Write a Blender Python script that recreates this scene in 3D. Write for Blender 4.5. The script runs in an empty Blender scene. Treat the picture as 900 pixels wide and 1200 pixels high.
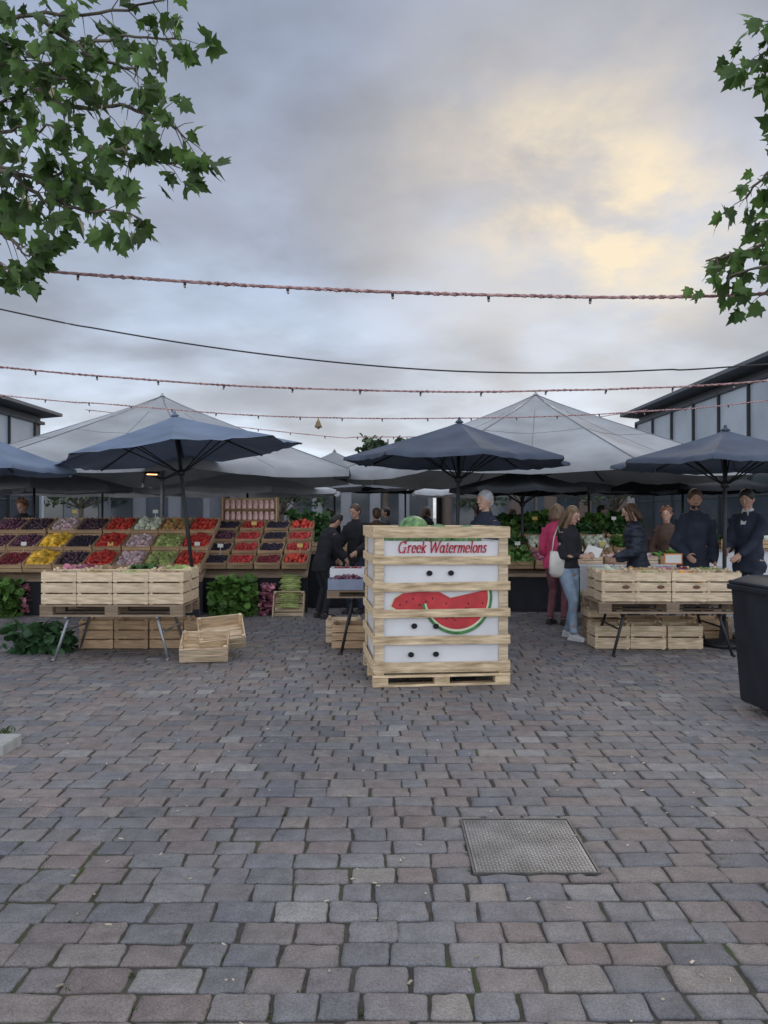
import bpy, bmesh, math, random
from mathutils import Vector, Matrix, noise
R=math.radians
rnd=random.Random(11)
sc=bpy.context.scene
COL=sc.collection
V=Vector
CAMH=1.55
def at(px,py,Y): return V(((px-450)/900*Y, Y, CAMH-(py-605)/900*Y))
def gx(px,Y): return (px-450)/900*Y

# ------------------------------------------------------------------ materials
MATS={}
def mat(name,c,rough=.6,var=.18,scale=6,stretch=(1,1,1),bump=0,bscale=40,island=0,objr=0,metal=0,c2=None,trans=0,spec=.4,emit=None,ramp=None,coat=0):
    if name in MATS: return MATS[name]
    m=bpy.data.materials.new(name); m.use_nodes=True; nt=m.node_tree; N=nt.nodes; L=nt.links
    p=N['Principled BSDF']; out=N['Material Output']
    tc=N.new('ShaderNodeTexCoord'); mp=N.new('ShaderNodeMapping'); L.new(tc.outputs['Object'],mp.inputs[0]); mp.inputs['Scale'].default_value=stretch
    nz=N.new('ShaderNodeTexNoise'); nz.inputs['Scale'].default_value=scale; nz.inputs['Detail'].default_value=5; L.new(mp.outputs[0],nz.inputs[0])
    mr=N.new('ShaderNodeMapRange'); mr.inputs[1].default_value=.3; mr.inputs[2].default_value=.7; L.new(nz.outputs[0],mr.inputs[0])
    mx=N.new('ShaderNodeMix'); mx.data_type='RGBA'; L.new(mr.outputs[0],mx.inputs[0])
    a=[max(0,k*(1-var)) for k in c]; b=[min(1,k*(1+var)) for k in (c2 or c)]
    mx.inputs[6].default_value=(*a,1); mx.inputs[7].default_value=(*b,1)
    col=mx.outputs[2]
    if ramp:
        g=N.new('ShaderNodeNewGeometry'); cr=N.new('ShaderNodeValToRGB'); cr.color_ramp.interpolation='LINEAR'
        e=cr.color_ramp.elements
        while len(e)<len(ramp): e.new(.5)
        for i,(pp,cc) in enumerate(ramp): e[i].position=pp; e[i].color=(*cc,1)
        L.new(g.outputs['Random Per Island'],cr.inputs[0])
        m2=N.new('ShaderNodeMix'); m2.data_type='RGBA'; m2.blend_type='MULTIPLY'; m2.inputs[0].default_value=1
        L.new(cr.outputs[0],m2.inputs[6]); L.new(col,m2.inputs[7]); col=m2.outputs[2]
    for k,src in ((island,'g'),(objr,'o')):
        if k:
            if src=='g': g=N.new('ShaderNodeNewGeometry'); o=g.outputs['Random Per Island']
            else: g=N.new('ShaderNodeObjectInfo'); o=g.outputs['Random']
            r2=N.new('ShaderNodeMapRange'); r2.inputs[3].default_value=1-k; r2.inputs[4].default_value=1+k; L.new(o,r2.inputs[0])
            m3=N.new('ShaderNodeVectorMath'); m3.operation='SCALE'; L.new(col,m3.inputs[0]); L.new(r2.outputs[0],m3.inputs['Scale']); col=m3.outputs[0]
    L.new(col,p.inputs['Base Color'])
    p.inputs['Roughness'].default_value=rough; p.inputs['Metallic'].default_value=metal
    p.inputs['Specular IOR Level'].default_value=spec
    if coat: p.inputs['Coat Weight'].default_value=coat
    if bump:
        n2=N.new('ShaderNodeTexNoise'); n2.inputs['Scale'].default_value=bscale; n2.inputs['Detail'].default_value=6; L.new(mp.outputs[0],n2.inputs[0])
        bp=N.new('ShaderNodeBump'); bp.inputs['Strength'].default_value=bump; bp.inputs['Distance'].default_value=.01; L.new(n2.outputs[0],bp.inputs['Height']); L.new(bp.outputs[0],p.inputs['Normal'])
    if emit:
        p.inputs['Emission Color'].default_value=(*emit[0],1); p.inputs['Emission Strength'].default_value=emit[1]
    if trans:
        t=N.new('ShaderNodeBsdfTranslucent'); L.new(col,t.inputs[0]); ms=N.new('ShaderNodeMixShader'); ms.inputs[0].default_value=trans
        L.new(p.outputs[0],ms.inputs[1]); L.new(t.outputs[0],ms.inputs[2]); L.new(ms.outputs[0],out.inputs[0])
    MATS[name]=m; return m

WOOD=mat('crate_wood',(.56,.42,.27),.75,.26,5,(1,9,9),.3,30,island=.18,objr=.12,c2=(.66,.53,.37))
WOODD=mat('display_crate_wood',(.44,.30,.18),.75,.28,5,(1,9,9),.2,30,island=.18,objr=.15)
WOODP=mat('pallet_wood',(.55,.39,.21),.78,.36,4,(1,8,8),.4,30,island=.20,c2=(.70,.55,.36))
WOODO=mat('weathered_wood',(.26,.19,.13),.8,.3,4,(1,8,8),.3,30,island=.2)
CARD=mat('white_card',(.70,.70,.71),.65,.10,2.5,bump=.12,bscale=7)
RED=mat('print_red',(.45,.015,.04),.6,.08)
FLESH=mat('print_flesh',(.52,.045,.05),.6,.25,9)
RIND=mat('print_rind',(.06,.20,.06),.6,.4,14)
RINDW=mat('print_pale_rind',(.60,.66,.45),.6,.05)
DARK=mat('dark_hole',(.012,.012,.014),.8)
STEEL=mat('galvanised_steel',(.32,.33,.35),.45,.2,8,metal=.7)
BLK=mat('black_metal',(.02,.021,.024),.45,.2)
BLKP=mat('black_plastic',(.014,.017,.024),.5,.35,5,bump=.1,bscale=60)
RUB=mat('rubber',(.012,.012,.012),.8)
NAVY=mat('dark_canvas',(.078,.098,.138),.85,.25,2.0,bump=.35,bscale=9,objr=.12,trans=.08)
NAVY2=mat('slate_canvas',(.155,.205,.29),.85,.20,2.0,bump=.35,bscale=9,trans=.08)
PALE=mat('pale_canvas',(.36,.375,.385),.8,.20,1.1,bump=.35,bscale=5,trans=.06)
SEAM=mat('canvas_seam',(.20,.21,.22),.8,.1)
WHITEC=mat('white_canvas',(.55,.56,.57),.75,.12,1.5,trans=.12)
GREYC=mat('grey_canvas',(.24,.25,.265),.75,.12,1.5,trans=.1)
BLKC=mat('black_canvas',(.02,.022,.026),.8,.2,3)
CLOTH=mat('dark_table_cloth',(.018,.019,.024),.85,.3,4,bump=.3,bscale=8)
WCLOTH=mat('white_table_cloth',(.62,.63,.66),.7,.10,3,bump=.3,bscale=6)
ROPE=mat('wrapped_cable',(.34,.15,.15),.85,.35,25,c2=(.48,.32,.31))
CABLE=mat('black_cable',(.04,.035,.04),.6)
GLASSB=mat('bulb_glass',(.30,.27,.24),.15,.1,spec=.8)
LEAF=mat('tree_leaf',(.050,.105,.030),.5,.35,3,island=.5,trans=.42,c2=(.095,.17,.042))
BARK=mat('bark',(.12,.10,.075),.85,.4,6,(1,1,.3),.6,20)
STONE=mat('granite_setts',(1,1,1),.64,.30,11,bump=.8,bscale=28,spec=.38,
  ramp=[(0,(.155,.152,.158)),(.18,(.225,.218,.220)),(.34,(.220,.178,.165)),(.50,(.270,.240,.215)),(.64,(.172,.174,.192)),(.80,(.240,.202,.185)),(.92,(.19,.185,.188)),(1,(.31,.295,.28))])
def extra_stone():
    nt=STONE.node_tree;N=nt.nodes;L=nt.links;p=N['Principled BSDF']; src=p.inputs['Base Color'].links[0].from_socket
    tc=N.new('ShaderNodeTexCoord')
    n=N.new('ShaderNodeTexNoise');n.inputs['Scale'].default_value=.55;n.inputs['Detail'].default_value=4;L.new(tc.outputs['Object'],n.inputs[0])
    r=N.new('ShaderNodeMapRange');r.inputs[1].default_value=.35;r.inputs[2].default_value=.65;r.inputs[3].default_value=.84;r.inputs[4].default_value=1.16;L.new(n.outputs[0],r.inputs[0])
    k=N.new('ShaderNodeTexNoise');k.inputs['Scale'].default_value=150;k.inputs['Detail'].default_value=3;L.new(tc.outputs['Object'],k.inputs[0])
    r2=N.new('ShaderNodeMapRange');r2.inputs[1].default_value=.36;r2.inputs[2].default_value=.64;r2.inputs[3].default_value=.78;r2.inputs[4].default_value=1.24;L.new(k.outputs[0],r2.inputs[0])
    mu=N.new('ShaderNodeMath');mu.operation='MULTIPLY';L.new(r.outputs[0],mu.inputs[0]);L.new(r2.outputs[0],mu.inputs[1])
    s=N.new('ShaderNodeVectorMath');s.operation='SCALE';L.new(src,s.inputs[0]);L.new(mu.outputs[0],s.inputs['Scale'])
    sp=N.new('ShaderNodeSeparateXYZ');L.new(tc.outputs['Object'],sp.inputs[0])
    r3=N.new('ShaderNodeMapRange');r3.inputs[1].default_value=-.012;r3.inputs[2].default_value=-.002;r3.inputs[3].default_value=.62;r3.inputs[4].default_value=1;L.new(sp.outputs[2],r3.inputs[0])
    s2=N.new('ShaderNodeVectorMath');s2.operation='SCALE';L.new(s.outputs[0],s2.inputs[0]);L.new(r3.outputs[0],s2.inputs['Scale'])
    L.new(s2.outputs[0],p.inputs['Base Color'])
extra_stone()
def bed_mat():
    m=mat('joint_soil',(.070,.061,.052),.95,.4,14,bump=.5,bscale=80)
    nt=m.node_tree;N=nt.nodes;L=nt.links;p=N['Principled BSDF']
    src=p.inputs['Base Color'].links[0].from_socket
    tc=N.new('ShaderNodeTexCoord');n=N.new('ShaderNodeTexNoise');n.inputs['Scale'].default_value=1.1;n.inputs['Detail'].default_value=6;L.new(tc.outputs['Object'],n.inputs[0])
    r=N.new('ShaderNodeMapRange');r.inputs[1].default_value=.5;r.inputs[2].default_value=.66;L.new(n.outputs[0],r.inputs[0])
    mx=N.new('ShaderNodeMix');mx.data_type='RGBA';L.new(r.outputs[0],mx.inputs[0]);L.new(src,mx.inputs[6]);mx.inputs[7].default_value=(.060,.080,.026,1)
    L.new(mx.outputs[2],p.inputs['Base Color']);return m
BED=bed_mat()
def far_mat():
    m=mat('far_setts',(.17,.165,.175),.7,.3,3,bump=.2)
    nt=m.node_tree;N=nt.nodes;L=nt.links;p=N['Principled BSDF']
    tc=N.new('ShaderNodeTexCoord');b=N.new('ShaderNodeTexBrick');b.inputs['Scale'].default_value=1;b.inputs['Brick Width'].default_value=.21;b.inputs['Row Height'].default_value=.15;b.inputs['Mortar Size'].default_value=.012
    b.inputs['Color1'].default_value=(.20,.20,.205,1);b.inputs['Color2'].default_value=(.19,.165,.155,1);b.inputs['Mortar'].default_value=(.06,.055,.05,1)
    L.new(tc.outputs['Object'],b.inputs[0]);L.new(b.outputs[0],p.inputs['Base Color']);return m
FAR=far_mat()

# ------------------------------------------------------------------ mesh helpers
class MB:
    def __init__(s): s.v=[];s.f=[];s.m=[]
    def add(s,vs,fs,mi=0):
        b=len(s.v); s.v+=[tuple(v) for v in vs]; s.f+=[tuple(i+b for i in f) for f in fs]; s.m+=[mi]*len(fs)
    def box(s,c,d,rot=None,mi=0):
        x,y,z=d[0]/2,d[1]/2,d[2]/2; c=V(c)
        vs=[V((i*x,j*y,k*z)) for i in(-1,1) for j in(-1,1) for k in(-1,1)]
        if rot is not None: vs=[rot@v for v in vs]
        s.add([v+c for v in vs],[(0,1,3,2),(4,6,7,5),(0,4,5,1),(2,3,7,6),(0,2,6,4),(1,5,7,3)],mi)
    def tube(s,pts,rad,n=8,mi=0,ref=(1,0,0),cap=.6):
        pts=[V(p) for p in pts]; k=len(pts)
        if not isinstance(rad,(list,tuple)): rad=[rad]*k
        rad=[(r,r) if not isinstance(r,(list,tuple)) else r for r in rad]
        vs=[];fs=[]
        for i,p in enumerate(pts):
            t=(pts[min(i+1,k-1)]-pts[max(i-1,0)]).normalized(); u=V(ref); u=u-t*u.dot(t)
            if u.length<.2: u=V((0,1,0)); u=u-t*u.dot(t)
            if u.length<.1: u=V((0,0,1)); u=u-t*u.dot(t)
            u.normalize(); w=t.cross(u)
            if i==0: t0=t
            for j in range(n):
                a=2*math.pi*j/n; vs.append(p+u*rad[i][0]*math.cos(a)+w*rad[i][1]*math.sin(a))
        for i in range(k-1):
            for j in range(n):
                fs.append((i*n+j,i*n+(j+1)%n,(i+1)*n+(j+1)%n,(i+1)*n+j))
        vs.append(pts[0]-t0*min(rad[0])*cap); vs.append(pts[-1]+t*min(rad[-1])*cap); A=len(vs)-2;B=A+1
        for j in range(n):
            fs.append((A,(j+1)%n,j)); fs.append((B,(k-1)*n+j,(k-1)*n+(j+1)%n))
        s.add(vs,fs,mi)
    def ball(s,c,r,nu=10,nv=7,rot=None,mi=0):
        c=V(c)
        if not isinstance(r,(list,tuple)): r=(r,r,r)
        vs=[V((0,0,-r[2]))]
        for i in range(1,nv):
            a=-math.pi/2+math.pi*i/nv
            for j in range(nu):
                b=2*math.pi*j/nu; vs.append(V((r[0]*math.cos(a)*math.cos(b),r[1]*math.cos(a)*math.sin(b),r[2]*math.sin(a))))
        vs.append(V((0,0,r[2]))); T=len(vs)-1; fs=[]
        for j in range(nu):
            fs.append((0,1+(j+1)%nu,1+j)); fs.append((T,1+(nv-2)*nu+j,1+(nv-2)*nu+(j+1)%nu))
        for i in range(nv-2):
            for j in range(nu): fs.append((1+i*nu+j,1+i*nu+(j+1)%nu,1+(i+1)*nu+(j+1)%nu,1+(i+1)*nu+j))
        if rot is not None: vs=[rot@v for v in vs]
        s.add([v+c for v in vs],fs,mi)
    def lathe(s,prof,n=20,mi=0,c=(0,0,0)):
        vs=[];k=len(prof)
        for r,z in prof:
            for j in range(n):
                a=2*math.pi*j/n; vs.append((c[0]+r*math.cos(a),c[1]+r*math.sin(a),c[2]+z))
        fs=[(i*n+j,i*n+(j+1)%n,(i+1)*n+(j+1)%n,(i+1)*n+j) for i in range(k-1) for j in range(n)]
        fs.append(tuple(range(n-1,-1,-1))); fs.append(tuple((k-1)*n+j for j in range(n)))
        s.add(vs,fs,mi)
    def mesh(s,name,mats,smooth=False):
        me=bpy.data.meshes.new(name); me.from_pydata(s.v,[],s.f)
        for m in (mats if isinstance(mats,(list,tuple)) else [mats]): me.materials.append(m)
        me.polygons.foreach_set('material_index',s.m); me.polygons.foreach_set('use_smooth',[smooth]*len(s.f)); me.update(); return me
def put(name,me,parent=None,loc=(0,0,0),rot=(0,0,0),label=None,cat=None,group=None,kind=None):
    o=bpy.data.objects.new(name,me); COL.objects.link(o); o.location=loc; o.rotation_euler=rot
    if parent is not None: o.parent=parent
    if label:o['label']=label
    if cat:o['category']=cat
    if group:o['group']=group
    if kind:o['kind']=kind
    return o
def obj(mb,name,mats,parent=None,smooth=False,**k): return put(name,mb.mesh(name,mats,smooth),parent,**k)
def thing(name,label,cat,loc=(0,0,0),rot=(0,0,0),group=None,kind=None):
    o=put(name,None,None,loc,rot,label,cat,group,kind); o.empty_display_size=.1; return o
def kids(o): return [c for c in bpy.data.objects if c.parent==o]
def dup(root,loc,rot,label,group=None,src_kids=None):
    r=root.copy(); COL.objects.link(r); r.location=loc; r.rotation_euler=rot; r['label']=label
    if group: r['group']=group
    for ch,gs in src_kids:
        c=ch.copy(); COL.objects.link(c); c.parent=r
        for g in gs:
            d=g.copy(); COL.objects.link(d); d.parent=c
    return r
def tree_of(root): return [(c,kids(c)) for c in kids(root)]
def bevel(o,w=.004,seg=2):
    m=o.modifiers.new('Bevel','BEVEL'); m.width=w; m.segments=seg; m.limit_method='ANGLE'; m.angle_limit=R(40)

# ------------------------------------------------------------------ ground
g=MB(); g.add([(-300,-60,-.02),(300,-60,-.02),(300,600,-.02),(-300,600,-.02)],[(0,1,2,3)]); obj(g,'ground',FAR,kind='structure')
g=MB(); g.add([(-16,.2,-.009),(16,.2,-.009),(16,17,-.009),(-16,17,-.009)],[(0,1,2,3)]); obj(g,'paving_bed',BED,kind='structure')
def setts():
    vs=[];fs=[]; r=random.Random(3)
    y=.9
    while y<16.4:
        h=r.uniform(.134,.156); xl=.60*y+2.6; x=-xl+r.uniform(-.2,0)
        while x<xl:
            w=r.choice([r.uniform(.13,.17),r.uniform(.17,.22),r.uniform(.19,.25),r.uniform(.19,.25)])
            cx=x+w/2; wob=.008*math.sin(cx*.55+1)+.008*noise.noise(V((cx*.45,y*.3,0)))+r.uniform(-.003,.003); cy=y+h/2+wob
            x+=w
            if .46<cx<.87 and 3.43<cy<3.85: continue
            if cx<-2.52 and 4.93<cy<5.26: continue
            gp=r.uniform(.002,.0055); hw=w/2-gp; hh=h/2-gp*r.uniform(.7,1.3); z=r.uniform(-.0035,.0035); tx=r.uniform(-.018,.018); ty=r.uniform(-.020,.020)
            c4=[(sx*hw+r.uniform(-.008,.008),sy*hh+r.uniform(-.006,.006)) for sx,sy in((1,1),(-1,1),(-1,-1),(1,-1))]
            ch=min(hw,hh)*r.uniform(.10,.22)
            ring=[]
            for i in range(4):
                a=V(c4[i]); p_=V(c4[i-1]); q=V(c4[(i+1)%4]); dp=(p_-a).normalized(); dq=(q-a).normalized()
                ring+= [a+dp*ch,a+(dp+dq)*ch*.28,a+dq*ch]
                for f in (.36,.64):
                    mid=a+(q-a)*f; nn=V((dq.y,-dq.x)); ring.append(mid+nn*r.uniform(-.004,.003))
            n=len(ring); b=len(vs)
            for (sc_,zz) in ((1.0,-.03),(.99,-.0065),(.955,-.0008),(.80,.0006),(.45,.0012)):
                for (px,py) in ring:
                    X=px*sc_;Y=py*sc_
                    zv=zz+z+X*tx+Y*ty+(r.uniform(-.0017,.0017) if zz>-.003 else r.uniform(-.001,.001))
                    if .385<cx+X<.945 and 3.335<cy+Y<3.945: zv=min(zv,-.014)
                    vs.append((cx+X,cy+Y,zv))
            zc=z+.0010+r.uniform(-.002,.0015)
            if .385<cx<.945 and 3.335<cy<3.945: zc=-.014
            vs.append((cx,cy,zc))
            for q in range(4):
                for j in range(n):
                    fs.append((b+q*n+j,b+q*n+(j+1)%n,b+(q+1)*n+(j+1)%n,b+(q+1)*n+j))
            for j in range(n): fs.append((b+4*n+j,b+4*n+(j+1)%n,b+5*n))
        y+=h
    me=bpy.data.meshes.new('cobblestones'); me.from_pydata(vs,[],fs); me.materials.append(STONE)
    me.polygons.foreach_set('use_smooth',[True]*len(fs)); put('cobblestone_paving',me,kind='structure')
setts()
t=thing('manhole_cover','rectangular grey chequer plate access cover set in the cobbles','manhole cover',(.665,3.64,0))
m=MB()
for sx in(-1,1): m.box((sx*.272,0,-.008),(.010,.60,.026))
for sy in(-1,1): m.box((0,sy*.295,-.008),(.534,.010,.026))
o=obj(m,'frame',mat('cover_frame',(.12,.115,.11),.6,.3,20,metal=.3),t)
m=MB(); m.box((0,0,-.008),(.526,.572,.018)); 
for i in range(32):
    for j in range(35):
        a=R(45 if (i+j)%2 else -45); cx=-.248+i*.016; cy=-.273+j*.016
        m.box((cx,cy,.0018),(.012,.0035,.003),Matrix.Rotation(a,3,'Z'))
obj(m,'plate',mat('chequer_plate',(.20,.20,.20),.5,.4,5,metal=.35,bump=.15),t)
m=MB(); m.box((-2.86,5.10,.02),(.80,.26,.11)); o=obj(m,'kerb_stone',mat('pale_kerb',(.36,.36,.34),.8,.2,8,bump=.4),label='pale stone edging block lying at the left edge of the photo',cat='kerb stone'); bevel(o,.012,3)
GR=mat('joint_grass',(.06,.10,.02),.7,.3,4,island=.4,trans=.2)
m=MB(); r=random.Random(5)
def tuft(x,y,n,h):
    for _ in range(n):
        a=r.uniform(0,6.28); l=r.uniform(.5,1)*h; px=x+r.gauss(0,h*.5); py=y+r.gauss(0,h*.5); w=.0035; d=V((math.cos(a),math.sin(a),0)); e=V((-d.y,d.x,0))*w; p=V((px,py,-.01))
        m.add([p-e,p+e,p+d*l*.3+V((0,0,l*.7))+e*.6,p+d*l*.8+V((0,0,l))],[(0,1,2),(0,2,3)])
for _ in range(170):
    y=r.uniform(2.3,5.5); x=(r.uniform(-.5,.5) if r.random()<.4 else r.uniform(-.5,-.1))*y
    tuft(x,y,8,.014)
for _ in range(26): tuft(r.uniform(-3.1,-2.62),r.uniform(5.3,5.6),9,.05)
obj(m,'grass_tufts',GR,label='small weeds and grass growing in the joints between cobbles',cat='grass',kind='stuff')
m=MB()
for _ in range(240):
    y=r.uniform(2.3,9); x=r.uniform(-.5,.5)*y; a=r.uniform(0,3.14); l=r.uniform(.005,.026)
    m.box((x,y,.004),(l,r.uniform(.003,.009),.003),Matrix.Rotation(a,3,'Z'))
obj(m,'litter_bits',mat('straw_litter',(.46,.40,.30),.8,.2,island=.4),label='scattered straw and paper bits lying on the cobbles',cat='litter',kind='stuff')

# ------------------------------------------------------------------ parasols
def canopy_mesh(r,ze,zp,n,val=.0,scal=.05,sag=.035,rot0=0,seam=False):
    m=MB(); NR=9;NA=8
    for k in range(n):
        vs=[];
        for i in range(NR+1):
            s=i/NR
            for j in range(NA+1):
                t=j/NA; a=rot0+2*math.pi*(k+t)/n; loc=(t-.5)*2*math.pi/n
                rr=r*s*math.cos(math.pi/n)/math.cos(loc)*(1-scal*math.sin(math.pi*t)*s*s)
                kk=math.sin(math.pi*t)
                wr=noise.noise(V((math.cos(a)*s*2.2*r,math.sin(a)*s*2.2*r,r)))*.022*kk+ .010*math.sin(t*22+k)*kk*s*s
                z=zp-(zp-ze)*(s**.93)-sag*kk*math.sin(math.pi*min(s*.8,1))+wr
                vs.append((rr*math.cos(a),rr*math.sin(a),z))
        if val:
            for j in range(NA+1):
                v=vs[NR*(NA+1)+j]; q=1.004+.008*math.sin(j*2.1+k); vs.append((v[0]*q,v[1]*q,v[2]-val*(.8+.2*math.sin(math.pi*j/NA))))
        rows=NR+(1 if val else 0); W=NA+1
        m.add(vs,[(i*W+j,(i+1)*W+j,(i+1)*W+j+1,i*W+j+1) for i in range(rows) for j in range(NA)])
        if seam:
            m.tube([V(vs[i*W])+V((0,0,.006)) for i in range(NR+1)],.011,5,mi=1)
            m.tube([V(vs[i*W+NA//2])+V((0,0,.002)) for i in range(2,NR+1)],.005,5,mi=1)
            for i in (5,): m.tube([V(vs[i*W+j])+V((0,0,.002)) for j in range(NA+1)],.005,5,mi=1)
    return m
def parasol(label,x,y,r,ze,zp,n=8,cm=NAVY,pm=BLK,tilt=(0,0,0),val=0.0,rot0=0,base='disc',pr=.024,group='market parasols',frame=True,scal=.05,sag=.035,seam=False):
    t=thing('parasol',label,'parasol',(x,y,0),tilt,group)
    obj(canopy_mesh(r,ze,zp,n,val,scal,sag,rot0,seam),'canopy',[cm,SEAM] if seam else cm,t,True)
    m=MB(); m.tube([(0,0,0),(0,0,zp-.02)],pr,10); obj(m,'pole',pm,t,True)
    m=MB(); m.lathe([(.015,zp-.01),(.06,zp-.005),(.04,zp+.02),(.018,zp+.035),(.022,zp+.055),(.004,zp+.07)],12); obj(m,'finial',cm,t,True)
    if frame:
        zr=ze-.25 if r<2.5 else ze-.1
        for k in range(n):
            a=rot0+2*math.pi*k/n; c,s_=math.cos(a),math.sin(a)
            m=MB(); m.tube([(.03*c,.03*s_,zp-.04),(r*.5*c,r*.5*s_,zp-(zp-ze)*.5**.93-.02),(r*.985*c,r*.985*s_,ze-.012)],.011 if r<2.5 else .02,6)
            rb=obj(m,'rib',pm,t,True)
            m=MB(); m.tube([(.04*c,.04*s_,zr),(r*.5*c,r*.5*s_,zp-(zp-ze)*.5**.93-.03)],.009 if r<2.5 else .016,6)
            obj(m,'strut',pm,t,True)
        m=MB(); m.lathe([(.045,zr-.05),(.05,zr),(.03,zr+.04)],12); obj(m,'runner',pm,t,True)
    if base=='disc':
        m=MB(); m.lathe([(.26,.004),(.26,.05),(.06,.08),(.04,.30)],20); obj(m,'base',BLK,t,True)
    elif base=='cross':
        m=MB(); m.box((0,0,.04),(.9,.09,.08)); m.box((0,0,.042),(.09,.9,.078)); m.lathe([(.06,.08),(.05,.4)],12); obj(m,'base',STEEL,t)
    return t
parasol('large pale market parasol over the left fruit stall, behind the tilted dark one',gx(190,15.8),15.8,4.25,2.42,4.02,8,PALE,STEEL,val=.16,rot0=R(22.5),base='cross',pr=.045,scal=.03,sag=.07,seam=True)
parasol('large pale market parasol over the right vegetable stall',gx(628,15.8),15.8,4.15,2.42,4.05,8,PALE,STEEL,val=.16,rot0=R(10),base='cross',pr=.045,scal=.03,sag=.07,seam=True)
parasol('leaning dark blue parasol with thin black pole beside the left table',-2.58,10.7,1.74,2.43,2.97,8,NAVY2,BLK,(0,R(-6.5),0),rot0=R(12),pr=.026)
parasol('dark blue parasol standing behind the white watermelon crate',gx(534,10.2),10.2,1.52,2.30,2.80,8,NAVY,BLK,(0,R(1),0),rot0=R(5),val=.05)
parasol('dark blue parasol over the trestle table at the right edge',gx(848,9.2),9.2,1.35,2.19,2.58,8,NAVY,BLK,(0,R(.5),0),rot0=R(16),val=.05)
parasol('dark blue parasol cut off by the left edge of the photo',gx(-45,10.2),10.2,1.42,2.22,2.72,8,NAVY2,BLK,(0,R(2),0),rot0=R(3),val=.06)
parasol('low black parasol behind the grey haired man',gx(612,13.2),13.2,1.25,2.02,2.36,8,BLKC,BLK,val=.08,group='market parasols')
bgp=[(120,21,2.6,2.25,2.75,WHITEC,'white parasol in the back row, seen under the leftmost pale canopy'),
 (290,19.5,2.5,2.2,2.75,WHITEC,'white parasol in the back row above the pink jars'),
 (392,22.5,2.4,2.45,3.45,GREYC,'grey parasol in the back row left of centre'),
 (475,26,2.2,2.5,3.2,BLKC,'black parasol far back below the distant treetop'),
 (560,22,2.0,2.25,2.75,WHITEC,'white parasol in the back row just right of centre'),
 (690,20.5,2.2,2.25,2.75,GREYC,'grey parasol in the back row behind the pink jacket'),
 (800,19,2.1,2.25,2.85,BLKC,'black parasol in the back row before the right hall'),
 (40,18,2.2,2.25,2.85,GREYC,'grey parasol in the back row at the far left')]
for px,Y,r_,ze,zp,cm,lb in bgp: parasol(lb,gx(px,Y),Y,r_,ze,zp,8,cm,BLK,val=.12,rot0=R(22.5),frame=False,group='back row parasols',pr=.03)
LAMP=mat('warm_tube',(.9,.5,.2),.5,emit=((1,.5,.18),5))
for i,(px,py,Y,lb) in enumerate([(272,547,14.6,'small warm lamp glowing under the left canopy'),(437,545,16,'small warm lamp glowing left of the dark parasol'),(178,556,14.2,'small warm lamp beside the left canopy pole')]):
    p=at(px,py,Y); t=thing('hanging_lamp',lb,'lamp',p,(0,0,R(30)))
    m=MB(); m.box((0,0,.03),(.26,.09,.04)); m.tube([(0,0,.05),(0,0,.5)],.006,6); obj(m,'housing',BLK,t)
    m=MB(); m.box((0,0,.0),(.18,.04,.014)); obj(m,'tube',LAMP,t)

# ------------------------------------------------------------------ string lights and cables
def curve_pts(ctrl,Y,n=120):
    P=[at(px,py,Y) for px,py in ctrl]; P=[P[0]*2-P[1]]+P+[P[-1]*2-P[-2]]; out=[]
    segs=len(P)-3
    for i in range(segs):
        a,b,c,d=P[i:i+4]; k=max(2,n//segs)
        for j in range(k):
            t=j/k; out.append(.5*((2*b)+(-a+c)*t+(2*a-5*b+4*c-d)*t*t+(-a+3*b-3*c+d)*t**3))
    out.append(P[-2]); return out
bm_=MB(); bm_.lathe([(.018,-.040),(.02,0),(.012,.012)],8,0); bm_.ball((0,0,-.052),(.019,.019,.022),8,6,mi=1)
BULB=bm_.mesh('bulb',[CABLE,GLASSB],True)
def light_string(label,ctrl,Y,step,off,rad,scale=.5):
    t=thing('light_string',label,'string lights',(0,0,0),group='festoon strings over the square')
    pts=curve_pts(ctrl,Y,240)
    A=[];B=[];L=0;rr=random.Random(int(Y*10))
    for i in range(len(pts)-1):
        p,q=pts[i],pts[i+1]; d=(q-p).length; k=max(1,int(d/.022))
        for j in range(k):
            pp=p.lerp(q,j/k); a=(L+d*j/k)*52+1.5*math.sin(L*3); of=rad*(.55+.3*math.sin(L*9)); o=V((0,math.cos(a),math.sin(a)))*of; A.append(pp+o);B.append(pp-o*.8)
        L+=d
    m=MB(); m.tube(A,rad,6); m.tube(B,rad*.9,6); obj(m,'cable',ROPE,t,True)
    L=0;nx=off
    for i in range(len(pts)-1):
        d=(pts[i+1]-pts[i]).length
        while nx<=L+d:
            pp=pts[i].lerp(pts[i+1],(nx-L)/d); b=put('bulb',BULB,t,pp-V((0,0,rad)),(R(rr.uniform(-15,15)),R(rr.uniform(-15,15)),0)); b.scale=(scale,)*3; nx+=step*rr.uniform(.93,1.07)
        L+=d
light_string('nearest wrapped festoon string running between the two trees',[(-140,300),(62,318),(240,331),(370,338),(490,343),(608,346),(722,348),(850,346),(1010,338)],5.0,.655,.62,.0092)
light_string('second wrapped festoon string, passing just above the parasol peaks',[(-500,380),(0,430),(150,443),(300,453),(520,459),(665,457),(740,455),(900,446),(1400,400)],7.7,.645,.2,.0085,.55)
light_string('farthest wrapped festoon string, passing behind the parasol tops',[(-500,410),(20,465),(120,473),(285,486),(420,490),(520,490),(640,488),(770,481),(900,469),(1400,405)],12.9,.72,.1,.009,.65)
light_string('short festoon string visible low between the two pale canopies',[(100,480),(370,510),(425,512),(560,508),(760,480)],20,.9,.1,.010,.8)
m=MB(); m.tube(curve_pts([(-600,230),(0,362),(120,386),(250,407),(380,423),(500,433),(600,436.5),(700,436),(780,433),(880,428),(1500,380)],9.5,150),.010,6)
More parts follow.
